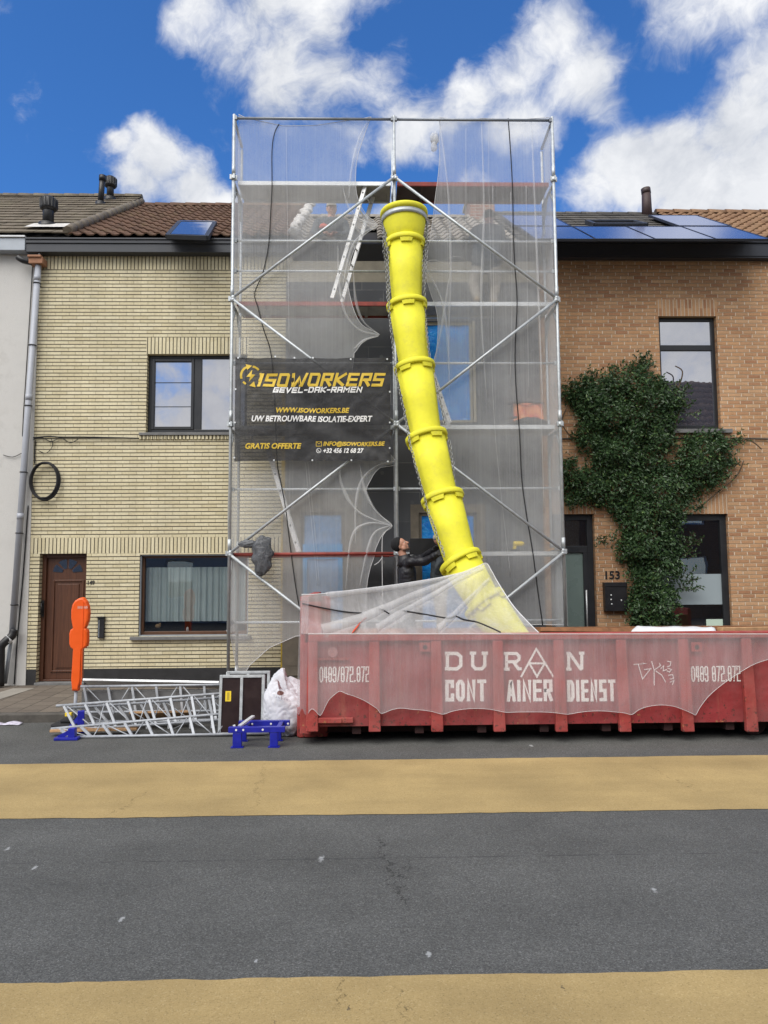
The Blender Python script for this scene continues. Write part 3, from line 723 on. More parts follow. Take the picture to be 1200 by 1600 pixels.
# lower window
x0, x1, z0, z1 = lo; yv = YF + .09
wn = build('window', frame_g(x0, x1, z0, z1, yv, .06, .08, (), (), .075), M_WOODF, house, .006)
build('metal_trim', frame_g(x0 + .001, x1 - .001, z0 + .001, z1 - .001, YF + .03, .022, .05), M_ZINC, wn)
pane(wn, x0 + .05, x1 - .05, z0 + .06, z1 - .05, yv + .04, M_GLASS_LOW)
build('sill', sill_g(x0 - .12, x1 + .05, YF, z0, .055, .06), M_SILL, wn, .005)
zc0, zc1 = P(300, 972, YF).z, P(300, 886, YF).z
build('net_curtain', G().grid(lambda u, v: (x0 + .05 + u * (x1 - x0 - .1), yv + .14 + .020 * sin(u * 95 + sin(u * 31)) + .012 * sin(u * 210), zc0 + v * (zc1 - zc0)), 180, 2), M_CURT, wn)
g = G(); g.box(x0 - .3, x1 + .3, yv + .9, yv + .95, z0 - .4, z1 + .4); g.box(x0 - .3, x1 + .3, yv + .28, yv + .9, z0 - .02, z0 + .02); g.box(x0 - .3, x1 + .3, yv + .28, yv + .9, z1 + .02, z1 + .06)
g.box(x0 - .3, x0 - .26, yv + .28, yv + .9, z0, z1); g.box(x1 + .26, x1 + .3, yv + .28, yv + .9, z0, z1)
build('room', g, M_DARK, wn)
orn = build('ornament', G().sphere(P(293, 984, yv + .15) , .025, .02, .05), M_WHITE, wn); 
g = G(); c = P(247, 978, yv + .14); g.sphere(c, .05, .03, .035); g.sphere(c + Vector((.03, 0, .03)), .02); build('ornament', g, M_WOOD, wn)
# front door
x0, x1, z0, z1 = dr; yv = YF + .14; zs = P(95, 1066, YF).z
D = build('door', frame_g(x0, x1, zs, z1, yv - .03, .065, .1, (), (), .03), M_DOORW, house, .006)
zfan = P(100, 897, YF).z; zpan0, zpan1 = P(100, 1052, YF).z, P(100, 906, YF).z
g = G(); g.box(x0 + .065, x1 - .065, yv + .02, yv + .06, zs + .03, z1 - .065)
xa, xb = x0 + .20, x1 - .12
g.box(xa - .03, xa, yv, yv + .02, zpan0, zpan1); g.box(xb, xb + .03, yv, yv + .02, zpan0, zpan1); g.box(xa, xb, yv + .001, yv + .02, zpan1 - .03, zpan1); g.box(xa, xb, yv + .001, yv + .02, zpan0, zpan0 + .03)
g.box(xa + .05, xb - .05, yv + .006, yv + .02, zpan0 + .07, zpan1 - .07)
build('door_leaf', g, M_DOORW, D, .006)
cx, cz, R_ = (x0 + x1) / 2 + .02, zfan + .02, .25
g = G()
for k in range(4):
    a0, a1 = pi * (.03 + k * .25), pi * (.22 + k * .25); pts = [(cx + cos(a0) * .09, cz + sin(a0) * .08)] + [(cx + cos(a0 + (a1 - a0) * i / 6) * R_, cz + sin(a0 + (a1 - a0) * i / 6) * R_ * .92) for i in range(7)] + [(cx + cos(a1) * .09, cz + sin(a1) * .08)]
    g.prism(pts[::-1], yv + .012, yv + .018)
build('fanlight', g, M_GLASS_DARK, D)
g = G(); g.box(x0 + .015, x0 + .055, yv - .06, yv - .03, 1.28, 1.55); g.tube([(x0 + .035, yv - .06, 1.5), (x0 + .035, yv - .1, 1.5), (x0 + .035, yv - .1, 1.33), (x0 + .035, yv - .06, 1.33)], .011, 8); build('handle', g, M_BLK, D)
build('doorstep', G().box(x0 - .02, x1 + .02, YF - .03, yv + .1, .1, zs - .002), M_SILL, house, .01)
def text_px(name, txt, x0, y0, x1, y1, Y, mat, parent, shear=0.0, bold=.02, th=None):
    a, b, c, d = RECT(x0, y0, x1, y1, Y); g = text_g(txt, a, b, c, d, Y, shear, bold); return build(name, g, mat, parent)
text_px('house_number', '149', 137, 907, 148, 914, YF - .004, M_BLK, house, 0, .04)
a = RECT(154, 965, 164, 997, YF); g = G(); g.box(a[0], a[1], YF - .05, YF, a[2], a[3]); g.box(a[0] - .03, a[1] + .01, YF - .07, YF - .0, a[3] + .002, a[3] + .02); lb = build('letterbox', g, M_BLK, house, .006)
build('flap', G().box(a[0] + .02, a[0] + .03, YF - .056, YF - .05, a[2] + .02, a[3] - .04), M_ZINC, lb)

# ================================================================ house under renovation
YI = 12.36
zeM = P(640, 378, 12.25).z; runM = 2.75
house = thing('insulated_house', 'house under renovation clad in dark grey insulation boards with blue wrapped windows', 'house', ((XB1 + XB2) / 2, YI, .17))
w1 = RECT(664, 502, 739, 660, YI); w2 = RECT(470, 800, 538, 932, YI); w2 = (w2[0], w2[1], .3, w2[3]); w3 = RECT(655, 801, 746, 930, YI); w3 = (w3[0], w3[1], .3, w3[3])
zbot, ztop = P(460, 1040, YI).z, P(640, 441, YI).z
g = wall_g(XB1 + .01, XB2, zbot, ztop, YI, [w1, w2, w3])
build('insulation', g, M_INS, house)
g = G(); g.box(XB1 + .02, XB2 - .02, YI + .33, YI + .5, .1, ztop + .1); build('rear_wall', g, M_DARK, house)
g = G(); g.box(XB1 + .02, XB2, YI + .05, YI + .33, ztop + .002, P(640, 412, YI + .05).z + .3); build('ring_beam', g, M_CONC, house)
g = G(); a = RECT(447, 992, 476, 1040, YI); g.box(a[0] + .02, XB2, YI + .02, YI + .3, .1, zbot - .003); g.box(a[0], a[1] + 1.2, YI - .012, YI - .001, a[2], a[3]); build('base_course', g, M_MUD, house)
build('edge_strip', G().box(XB1 - .065, XB1 + .005, YF - .012, YF - .002, .18, P(446, 560, YF).z), plain('yellow_edge_tape', (.52, .36, .05), .8, 0, .35, 9), house)
# plastered reveals
def surround(r, wd, side_only=False):
    g = G(); x0, x1, z0, z1 = r
    g.box(x0 - wd, x0, YI - .006, YI - .001, z0, z1 + (wd if not side_only else 0)); g.box(x1, x1 + wd, YI - .006, YI - .001, z0, z1 + (wd if not side_only else 0))
    if not side_only: g.box(x0 + .001, x1 - .001, YI - .0065, YI - .001, z1, z1 + wd)
    return g
g = surround(w2, .30); g.merge(surround(w3, .14)); build('cement_surround', g, M_MUD, house)
# blue wrapped windows
def wrapped(r, foil, tape=.0, z_tr=None, trim=None):
    x0, x1, z0, z1 = r; yv = YI + .045
    wn = build('window', frame_g(x0, x1, z0, z1, yv, .05, .06), trim or M_MUD, house)
    build('foil', G().grid(lambda u, v: (x0 + .04 + u * (x1 - x0 - .08), yv + .02 + .018 * noise.noise(Vector((u * 5, v * 3, 1))) + .012 * sin(u * 9 + v * 14), z0 + .04 + v * (z1 - z0 - .08)), 20, 36), foil, wn)
    if tape:
        g = frame_g(x0 + .03, x1 - .03, z0 + .03, (z_tr or z1 - .03), yv - .02, tape, .012)
        build('tape', g, M_BLUEW, wn)
wrapped(w1, M_BFOIL, trim=M_CONC); wrapped(w2, M_BFOILP, .075, P(500, 866, YI).z); wrapped(w3, M_BFOIL)
x0, x1, z0, z1 = w2; 
build('transom_tape', G().box(x0 + .03, x1 - .03, YI + .008, YI + .013, P(500, 862, YI).z, P(500, 850, YI).z), M_BLUEW, house)
build('window_edge', G().box(w1[1], w1[1] + .045, YI - .02, YI + .12, w1[2], w1[3]), M_CONC, house)
# perforated eaves board
ya, yb = 12.18, 12.46; za, zb = P(640, 381, ya).z, P(640, 414, yb).z
g = G(); th = Vector((0, .02, .02))
def eb(x, s): return Vector((x, ya + (yb - ya) * s, za + (zb - za) * s))
xl, xr = XV2 + .01, P(866, 395, 12.3).x - .05
g.quad(eb(xl, 0), eb(xr, 0), eb(xr, 1), eb(xl, 1)); g.quad(eb(xl, 0) + th, eb(xl, 1) + th, eb(xr, 1) + th, eb(xr, 0) + th); g.quad(eb(xl, 0), eb(xl, 0) + th, eb(xr, 0) + th, eb(xr, 0))
ebd = build('eaves_board', g, plain('dark_eaves_board', (.035, .036, .04), .7, 0, .2, 6), house)
nb = (eb(0, 1) - eb(0, 0)).cross(Vector((1, 0, 0))).normalized(); nb = nb if nb.y < 0 else -nb
g = G(); g2 = G()
for (px, py, rx, rz, tl) in ((710, 409, 17, 7.5, -.25), (678, 414, 11, 5, 0), (683, 399, 5, 2.2, -.4), (703, 387, 2.5, 2, 0), (745, 383, 8, 4, -.3), (693, 397, 1.5, 1, 0), (738, 409, 1.5, 1.2, 0), (748, 410, 1.2, 1, 0)):
    s_ = (py - 381) / 33; c = eb(P(px, py, 12.3).x, min(max(s_, .05), .93)); k = 12.3 / F
    def ell(f, o): return [c + nb * o + Vector((1, 0, 0)) * (cos(a) * rx * f * k) + (eb(0, 1) - eb(0, 0)).normalized() * ((sin(a) * rz + cos(a) * rx * tl * .5) * f * k * 1.15) for a in [2 * pi * i / 20 for i in range(20)]]
    build('hole', G().poly(ell(1, .004)), M_DARK, ebd)  # dark flat disc laid on the board paints the unlit opening
    if rx > 7: g2.tube(ell(1.06, .004), .008, 5, closed=True)
build('hole_rim', g2, M_LEAD, ebd)
rf = build('roof', roof_g(XV2 + .02, 2.62, 12.25, zeM + .02, SL, runM, 'wave', seed=4, px=.25, pr=.30, hole=[(-.62, .22, 0, 4)]), [M_TGRY, M_DARK], house)
build('ridge_tiles', ridge_g(XV2 + .02, 2.62, 12.25 + runM, zeM + .02 + SL * runM, .08), M_TGRY, rf)
g = G(); c = P(752, 330, 15.1); xA, xB = P(735, 330, 14.8).x, P(773, 330, 14.8).x; zc = P(750, 300, 14.8).z
g.box(xA, xB, 14.8, 15.7, zeM + 1.2, zc); ch = build('chimney', g, M_CHB, rf); build('chimney_cap', G().box(xA - .04, xB + .04, 14.76, 15.74, zc + .002, zc + .08), M_CONC, ch)

# ================================================================ orange brick house
zeR = P(1030, 376, 12.3).z; runR = 3.05
house = thing('orange_brick_house', 'orange brown brick house at right with ivy, dark window frames and solar panels', 'house', ((XB2 + 8.5) / 2, YF, .17))
up = RECT(1032, 494, 1123, 671, YF); gw = RECT(1030, 803, 1141, 985, YF); gw = (gw[0], gw[1], .32, gw[3]); dr = RECT(868, 803, 931, 985, YF); dr = (P(862, 900, YF).x, dr[1], .2, dr[3])
up = (up[0], up[1], up[2], up[3])
bands = [(up[0] - .02, up[1] + .02, up[3], up[3] + .30, 1), (gw[0] - .02, gw[1] + .02, gw[3], gw[3] + .34, 1), (dr[0] - .02, dr[1] + .0, dr[3], dr[3] + .3, 1)]
g = wall_g(XB2 + .003, 9.5, .1, zeR - .05, YF, [up, gw, dr], bands); build('wall', g, [M_OB, M_OBV], house)
zf0, zf1 = P(1030, 402, 12.34).z, P(1030, 377, 12.34).z
xf = P(866, 390, 12.34).x
g = G(); g.box(xf - .35, 9.5, 12.35, 12.49, zf0 + .03, zf1 - .028); g.box(xf - .35, 9.5, 12.32, 12.45, zf1 - .026, zf1); g.box(xf - .35, 9.5, 12.36, 12.495, zf0, zf0 + .028); build('gutter', g, M_FASCIA2, house, .006)
XR2 = 6.3
rf = build('roof', roof_g(2.64, XR2, 12.3, zeR + .03, SL, runR, 'flat', seed=6, px=.30, pr=.30), [M_TDARK, M_DARK], house)
build('ridge_tiles', ridge_g(2.64, XR2, 12.3 + runR, zeR + .03 + SL * runR, .07), M_TDARK, rf)
rf2 = build('roof', roof_g(XR2 + .01, 9.5, 12.3, zeR + .05, SL, runR, 'pan', seed=8), [M_TRED, M_DARK], house); rf2['label'] = 'brown pantiled roof section'
build('ridge_tiles', ridge_g(XR2 + .01, 9.5, 12.3 + runR, zeR + .06 + SL * runR, .10, .38), M_TRED, rf2)
def on_r(px, py, off=0): return on_plane(px, py, 12.3, zeR + .03, SL, off)
b = on_r(1011, 336); k = b.y / F; g = G(); g.tube([b - Vector((0, 0, .1)), b + Vector((0, 0, 44 * k))], [8.5 * k, 7 * k], 12); g.tube([b + Vector((0, 0, 36 * k)), b + Vector((-.01, 0, 45 * k))], 7.6 * k, 12)
build('vent_pipe', g, plain('brown_pipe', (.05, .028, .026), .6, 0, .2, 8), rf)
q = [on_r(*c, .05) for c in ((930, 352), (1010, 352), (990, 347), (917, 347))]; sk = build('skylight', quad_frame(q, .08, .08), M_FASCIA, rf); build('pane', G().quad(*[on_r(*c, .06) for c in ((930, 352), (1010, 352), (990, 347), (917, 347))]), M_GLASS_SKY, sk)
# upper window
x0, x1, z0, z1 = up; yv = YF + .09; zm = P(1078, 541, YF).z
wn = build('window', frame_g(x0, x1, z0, z1, yv, .06, .07, (), [(zm, .10, x0 + .06, x1 - .06)], .09), M_FRAME, house, .006)
pane(wn, x0 + .05, x1 - .05, zm, z1 - .05, yv + .03, M_GLASS_SKY); pane(wn, x0 + .05, x1 - .05, z0 + .05, zm, yv + .03, M_GLASS_SKY)
build('sill', sill_g(x0 - .05, P(1142, 675, YF).x, YF, z0, .07, .07), M_SILL, wn, .005)
# ground floor window
x0, x1, z0, z1 = gw; yv = YF + .07
wn = build('window', frame_g(x0, x1, z0, z1, yv, .11, .08), M_FRAME, house, .006)
pane(wn, x0 + .1, x1 - .1, z0 + .1, z1 - .1, yv + .04, M_GLASS_DARK)
zA, zB = P(1090, 945, YF).z, P(1090, 897, YF).z; build('frosted_band', G().quad((x0 + .1, yv + .036, zA), (x1 - .1, yv + .036, zA), (x1 - .1, yv + .036, zB), (x0 + .1, yv + .036, zB)), M_FROST, wn)
g = G(); g.box(x0 - .3, x1 + .3, yv + 1.6, yv + 1.65, 0, z1 + .3); g.box(x0 - .3, x0 - .25, yv + .2, yv + 1.6, 0, z1 + .3); g.box(x1 + .25, x1 + .3, yv + .2, yv + 1.6, 0, z1 + .3); g.box(x0 - .3, x1 + .3, yv + .2, yv + 1.6, z1 + .3, z1 + .35); build('room', g, M_INT, wn)
q = RECT(1108, 968, 1134, 984, YF); build('card', G().box(q[0], q[1], yv + .030, yv + .035, q[2] - .1, q[3]), M_CARD, wn)
# door
x0, x1, z0, z1 = dr; yv = YF + .10; zm = P(900, 858, YF).z
D = build('door', frame_g(x0, x1, z0, z1, yv, .10, .08, (), [(zm, .12, x0 + .1, x1 - .1)], .1), M_FRAME, house, .006)
pane(D, x0 + .09, x1 - .09, zm, z1 - .09, yv + .04, M_GLASS_DARK); pane(D, x0 + .09, x1 - .17, z0 + .09, zm, yv + .035, M_FROSTG)
build('door_stile', G().box(x1 - .18, x1 - .1, yv + .003, yv + .06, z0 + .1, zm - .06), M_FRAME, D)
xh = P(918, 950, YF).x; build('handle', G().tube([(xh, yv - .06, P(918, 985, YF).z), (xh, yv - .06, P(918, 922, YF).z)], .014, 8), M_ALUW, D)
g = G(); g.box(x0 - .1, x1 + .1, yv + .9, yv + .95, 0, z1 + .2); g.box(x0 - .1, x0 - .06, yv + .24, yv + .9, 0, z1 + .2); g.box(x1 + .06, x1 + .1, yv + .24, yv + .9, 0, z1 + .2); g.box(x0 - .1, x1 + .1, yv + .24, yv + .95, z1 + .2, z1 + .25); build('hallway', g, M_INT, D)
text_px('house_number', '153', 946, 892, 968.5, 905, YF - .012, M_BLK, house, 0, .025)
def PX(v):                                  # projection, for laying ropes onto cloth
    q = Vector(v) - Vector((0, 0, CAMH)); dd = q.dot(FWD); return 600 + F * q.dot(RGT) / dd, 800 - F * q.dot(UPV) / dd
def lerp_tab(tab, t):
    if t <= tab[0][0]: return tab[0][1]
    for (a, va), (b, vb) in zip(tab, tab[1:]):
        if t <= b: return va + (vb - va) * (t - a) / (b - a)
    return tab[-1][1]
def smooth_path(pts, n=4):
    out = []; N = len(pts)
    for i in range(N - 1):
        p0, p1, p2, p3 = pts[max(i - 1, 0)], pts[i], pts[i + 1], pts[min(i + 2, N - 1)]
        for k in range(n):
            t = k / n; out.append(.5 * ((2 * p1) + (p2 - p0) * t + (2 * p0 - 5 * p1 + 4 * p2 - p3) * t * t + (3 * p1 - p0 - 3 * p2 + p3) * t ** 3))
    out.append(pts[-1]); return out
def path_px(pts, Y): return smooth_path([P(a[0], a[1], a[2] if len(a) > 2 else Y) for a in pts])

# ---------------------------------------------------------------- solar panels on the right roof
def solar(quad, label):
    q = [on_r(*c, .09) for c in quad]; c = sum(q, Vector()) / 4
    t = thing('solar_panel', label, 'solar panel', q[0], 'solar panels on the dark roof')
    # a true rectangle in the roof plane
    x0, x1 = (q[0].x + q[3].x) / 2, (q[1].x + q[2].x) / 2; y0, y1 = (q[0].y + q[1].y) / 2, (q[2].y + q[3].y) / 2
    def pt(x, y, o): n = Vector((0, -SL, 1)).normalized(); return Vector((x, y, zeR + .03 + SL * (y - 12.3))) + n * o
    g = G(); e = .014; g.quad(pt(x0 + e, y0 + e, .10), pt(x1 - e, y0 + e, .10), pt(x1 - e, y1 - e, .10), pt(x0 + e, y1 - e, .10)); build('glass', g, M_SOLAR, t)
    g = G()
    for a, b in (((x0, y0), (x1, y0)), ((x1, y0), (x1, y1)), ((x1, y1), (x0, y1)), ((x0, y1), (x0, y0))): g.beam(pt(*a, .085), pt(*b, .085), .028, .04, (0, -SL, 1))
    build('frame', g, M_FASCIA2, t)
EB = 373.5; ET = 354
for a, lb in (((928, 1023, 894, 976), 'second lower solar panel from the scaffold, below the roof skylight'), ((1023, 1118, 976, 1061), 'third lower solar panel from the scaffold, below the dark vent pipe'), ((1118, 1200, 1061, 1138), 'rightmost lower solar panel beside the brown pantiles'), ((838, 928, 806, 894), 'lower solar panel half behind the right edge of the scaffold net')):
    solar(((a[0], EB), (a[1], EB), (a[3], ET), (a[2], ET)), lb)
solar(((1058, 353), (1138, 353), (1087, 336.5), (1014, 336.5)), 'upper solar panel right of the brown vent pipe')
solar(((806, 353), (888, 353), (862, 336.5), (780, 336.5)), 'upper solar panel at the scaffold right edge, left of the roof skylight')

# ---------------------------------------------------------------- downpipe, cables, letter box
dp = thing('downpipe', 'grey rainwater downpipe with clay hopper and black elbow at left house joint', 'downpipe', P(15, 1065, 12.42))
YD = 12.38
A_, B_ = P(60, 412, YD), P(19, 992, YD)
g = G().tube([A_, B_], .052, 14); build('pipe', g, M_PVC, dp)
for s_ in (.0, .33, .65): c = A_.lerp(B_, s_ + .04); build('socket', G().tube([c - (B_ - A_).normalized() * .05, c + (B_ - A_).normalized() * .05], .057, 14), M_PVC, dp)
for py in (444, 544, 640, 744, 838, 947):
    s_ = (py - 412) / 580; c = A_.lerp(B_, s_); dd = (B_ - A_).normalized(); g = G().tube([c - dd * .008, c + dd * .008], .063, 14); g.box(c.x - .01, c.x + .01, c.y + .05, YF, c.z - .008, c.z + .008); build('bracket', g, M_BLK, dp)
c = P(59, 411, YD); g = G(); g.box(c.x - .12, c.x + .12, YD - .09, YD + .1, c.z - .04, c.z + .07); g.box(c.x - .13, c.x + .10, YD - .12, YD + .08, c.z + .06, c.z + .10); build('hopper', g, plain('clay_hopper', (.34, .17, .10), .8, 0, .2, 8), dp, .01)
g = G().tube(path_px([(28, 402, 12.3), (36, 407, 12.3), (50, 410, 12.36)], 0), .05, 12); g.tube([P(62, 396, 12.33), P(61, 408, 12.36)], .022, 10); build('inlet', g, M_BLK, dp)
g = G().tube(path_px([(22, 984, 12.36), (19, 993, 12.34), (10, 1001, 12.3), (2, 1010, 12.28), (1, 1025, 12.28), (0, 1072, 12.3)], 0), .066, 14); build('elbow', g, M_BLK, dp)
a, b = P(14, 1000, 12.33), P(10.5, 1004, 12.32); build('collar', G().tube([P(15.5, 996.5, 12.325), P(10.5, 1001.5, 12.31)], .070, 14), M_WZINC, dp)
g = G().tube([P(16.5, 1003, 12.42), P(8, 1068, 12.42)], .032, 10); build('standpipe', g, M_ZINC, dp)
coil = thing('cable_coil', 'black coil of cable hanging on the yellow brick wall', 'cable', P(70, 752, 12.42)); g = G(); c = P(70, 752, 12.42); r_ = random.Random(3)
for k in range(6):
    ph, dx, dz, rr, yy = r_.random() * 6, r_.uniform(-.015, .015), r_.uniform(-.02, .02), r_.uniform(.232, .262), r_.uniform(-.03, .03)
    g.tube([c + Vector((dx + cos(a) * rr * .92, yy + .012 * sin(a * 2 + ph), dz + sin(a) * rr * 1.25)) for a in [2 * pi * i / 36 for i in range(36)]], .0125, 6, closed=True)
build('loop', g, M_BLKR, coil)
def cable(name, paths, r, label, Y, mat=M_BLKR):
    g = G(); r = r if isinstance(r, list) else [r] * len(paths)
    for p_, rr in zip(paths, r): g.tube(path_px(p_, Y), rr, 6)
    o = build(name, g, mat, None, loc=tuple(P(paths[0][0][0], paths[0][0][1], Y))); return tag(o, label, 'cable')
cable('facade_cable', [[(52, 684), (75, 682), (95, 683), (130, 683), (180, 684), (217, 685)], [(52, 687), (66, 684), (80, 690), (95, 684), (110, 692), (122, 686)], [(80, 685), (82, 697), (72, 708), (60, 704)], [(55, 688), (54, 705), (54, 724)]], [.012, .007, .006, .010], 'black cable strung along the yellow brick wall below the upper window', 12.47)
cable('facade_cable', [[(872, 686), (960, 685), (1050, 685), (1130, 685), (1200, 686), (1230, 686)]], .013, 'thin black cable strung along the orange brick wall', 12.47)
cable('drop_cable', [[(51, 414), (46, 500), (41, 580), (37, 640), (35, 682)], [(44, 790), (36, 900), (27, 1000), (22, 1069)], [(5, 711), (20, 714), (34, 708)]], [.008, .011, .006], 'black cable running down beside the grey downpipe', 12.46)
mb = thing('mailbox', 'black square letter box on the orange brick wall under number 153', 'mailbox', P(962, 955, 12.4)); a = RECT(945.5, 911, 980, 955, 12.38)
g = G(); g.box(a[0], a[1], 12.38, 12.495, a[2], a[3]); g.box(a[0] - .006, a[1] + .006, 12.372, 12.495, a[3] - .06, a[3] + .012); build('body', g, M_BLK, mb, .006)
g = G()
for px, py in ((955, 937), (956, 944), (971, 938), (955, 930)): c = P(px, py, 12.375); g.sphere(c, .014, .012, .014, 10, 6)
build('button', g, M_ALUW, mb)

# ---------------------------------------------------------------- climbing plant
IVY = [(885, 622), (883, 605), (893, 598), (905, 600), (918, 590), (935, 592), (950, 583), (965, 580), (985, 575), (1000, 568), (1010, 573), (1015, 583), (1035, 592), (1050, 605), (1062, 625), (1063, 640), (1053, 655), (1048, 668), (1050, 690), (1042, 705), (1040, 722), (1052, 728), (1062, 712), (1066, 700), (1072, 680), (1085, 684), (1100, 675), (1115, 680), (1130, 680), (1143, 690), (1135, 705), (1142, 725), (1130, 745), (1125, 755), (1110, 762), (1095, 765), (1080, 775), (1065, 795), (1075, 800), (1068, 815), (1062, 835), (1070, 860), (1065, 885), (1062, 905), (1060, 925), (1062, 945), (1058, 965), (1052, 1000), (985, 1000), (978, 960), (975, 940), (985, 925), (982, 900), (975, 885), (965, 870), (950, 855), (945, 848), (960, 850), (970, 848), (962, 835), (965, 815), (950, 805), (945, 790), (930, 785), (910, 790), (895, 793), (878, 785), (874, 720), (890, 715), (900, 730), (915, 735), (930, 720), (925, 705), (910, 700), (898, 690), (900, 670), (910, 665), (905, 645), (895, 630)]
def inside(x, y, poly):
    c = False; n = len(poly)
    for i in range(n):
        (x1, y1), (x2, y2) = poly[i], poly[i - 1]
        if (y1 > y) != (y2 > y) and x < (x2 - x1) * (y - y1) / (y2 - y1) + x1: c = not c
    return c
def edge_d(x, y, poly):
    best = 1e9; n = len(poly)
    for i in range(n):
        (x1, y1), (x2, y2) = poly[i - 1], poly[i]; L = (x2 - x1) ** 2 + (y2 - y1) ** 2 or 1; t = max(0, min(1, ((x - x1) * (x2 - x1) + (y - y1) * (y2 - y1)) / L)); best = min(best, math.hypot(x - x1 - t * (x2 - x1), y - y1 - t * (y2 - y1)))
    return best
ivy = thing('climbing_plant', 'dark green evergreen climber covering the orange brick wall', 'climbing plant', P(1020, 1000, 12.3))
def leaf(g, c, dirv, nrm, L, wd):
    s_ = dirv.cross(nrm).normalized() * wd; k = len(g.v)
    fold = nrm * (wd * .35)
    g.v += [c, c + dirv * L * .45 + s_ + fold, c + dirv * L, c + dirv * L * .45 - s_ + fold, c + dirv * L * .5 - nrm * L * .04]
    g.face((k, k + 1, k + 4), False); g.face((k + 1, k + 2, k + 4), False); g.face((k, k + 4, k + 3), False); g.face((k + 4, k + 2, k + 3), False)
g = G(); gs = G(); r_ = random.Random(11); cl = 0
while cl < 4300:
    x, y = r_.uniform(870, 1150), r_.uniform(560, 1000)
    x += r_.gauss(0, 4); y += r_.gauss(0, 4)
    ins = inside(x, y, IVY); ed = edge_d(x, y, IVY)
    if not ins and (ed > 7 or r_.random() > .22 or y > 790): continue
    if ins and ed < 6 and y > 790 and r_.random() < .75: continue
    dn = noise.noise(Vector((x / 15, y / 15, 0)))
    if dn < -.38 and r_.random() < .8: continue
    th = .05 + min(ed, 26) / 26 * .30 * (.55 + .9 * noise.noise(Vector((x / 30, y / 30, 7)))) + .05
    th = max(.04, th) if ins else .05
    cl += 1
    yy = YF - .02 - th * (r_.random() ** .5); c = P(x, y, yy)
    tw = Vector((r_.gauss(0, .6), -abs(r_.gauss(.6, .4)), r_.gauss(.15, .7))).normalized()
    for k in range(r_.randint(5, 9)):
        a = r_.random() * 6.28; o = Vector((r_.gauss(0, .045), r_.gauss(0, .03), r_.gauss(0, .045)))
        dv = (tw + Vector((cos(a), -.25 * abs(sin(a * 3)), sin(a))) * .9 + Vector((0, 0, -.18))).normalized()
        nv = (Vector((r_.gauss(0, .45), -1, r_.gauss(.55, .5)))).normalized(); nv = (nv - dv * nv.dot(dv)).normalized()
        L = r_.uniform(.045, .085); leaf(g, c + o, dv, nv, L, L * r_.uniform(.20, .28))
for (sx, sy, n_) in ((1000, 572, 7), (884, 612, 5), (930, 590, 4), (1056, 612, 6), (1140, 692, 7), (1140, 726, 6), (950, 850, 6), (1075, 850, 8), (1068, 905, 9), (1066, 870, 7), (1012, 566, 5), (1066, 640, 8), (1080, 800, 5), (1072, 920, 7)):
    for j in range(n_):
        a = Vector((sx + r_.uniform(-10, 10), sy + r_.uniform(-6, 6))); cx = (1000 - sx) / 120; dirp = Vector((-cx + r_.gauss(0, .5), -.5 + r_.gauss(0, .5))).normalized()
        pts = [P(a.x + dirp.x * t_ * 4, a.y + dirp.y * t_ * 4 + .25 * t_ * t_ * .4, YF - .06 - .02 * t_) for t_ in range(6)]; gs.tube(pts, .0035, 4)
        for p_ in pts[1:]:
            for q_ in range(2): dv = Vector((r_.gauss(0, 1), -.4, r_.gauss(0, 1))).normalized(); nv = dv.orthogonal().normalized(); L = r_.uniform(.04, .07); leaf(g, p_, dv, nv, L, L * .25)
build('foliage', g, M_LEAF, ivy)
for path in ([(1020, 1000), (1015, 940), (1022, 880), (1010, 800), (1000, 740), (985, 680), (975, 620), (985, 580)], [(1012, 1000), (1020, 930), (1012, 850), (1030, 780), (1070, 745), (1110, 715), (1135, 690)], [(1000, 740), (960, 700), (920, 640), (890, 605)], [(1010, 800), (950, 770), (900, 750), (878, 740)], [(1045, 700), (1056, 660), (1066, 625), (1056, 600)], [(1045, 640), (1062, 600), (1066, 580), (1055, 572)], [(1120, 690), (1150, 684), (1175, 690), (1190, 702)], [(1085, 800), (1120, 770), (1150, 745), (1162, 720)], [(884, 640), (878, 660), (890, 680), (905, 690)]):
    gs.tube(path_px(path, YF - .07), [.014 * (1 - .6 * i / 30) for i in range(4 * (len(path) - 1) + 1)], 5)
build('stem', gs, M_BARK, ivy)

# ---------------------------------------------------------------- scaffold
XC, YS, YB_, Z1 = .4545, 11.38, 12.11, 2.275
BX = [XC - 2.57, XC, XC + 2.57]
sc = thing('scaffold', 'galvanised two bay facade scaffold four lifts high in front of the grey insulated house', 'scaffolding', (XC, YS, .12))
R_ = .0242
for bx in BX:
    for yy in (YS, YB_):
        zb = .118 if yy < 11.46 else .16
        g = G(); g.tube([(bx, yy, zb + .02), (bx, yy, Z1 + (7.06 if yy == YS else 6.9))], R_, 12)
        for lv in range(-1, 4): 
            if Z1 + 2 * lv + .2 > zb: g.tube([(bx, yy, Z1 + 2 * lv + .05), (bx, yy, Z1 + 2 * lv + .22)], R_ + .006, 12)
        g.box(bx - .07, bx + .07, yy - .07, yy + .07, zb, zb + .01); build('upright', g, M_ALU, sc)
    for lv in range(0, 4): 
        g = G(); z = Z1 + 2 * lv - .07; g.tube([(bx, YS, z), (bx, YB_, z)], R_, 8); g.beam((bx, YS + .01, z - .30), (bx, YS + .28, z), .03, .03); g.beam((bx, YB_ - .01, z - .30), (bx, YB_ - .28, z), .03, .03); build('transom', g, M_ALU, sc)
    if bx != XC: build('transom', G().tube([(bx, YS, Z1 + 7.0), (bx, YB_, Z1 + 6.95)], R_, 8), M_ALU, sc)
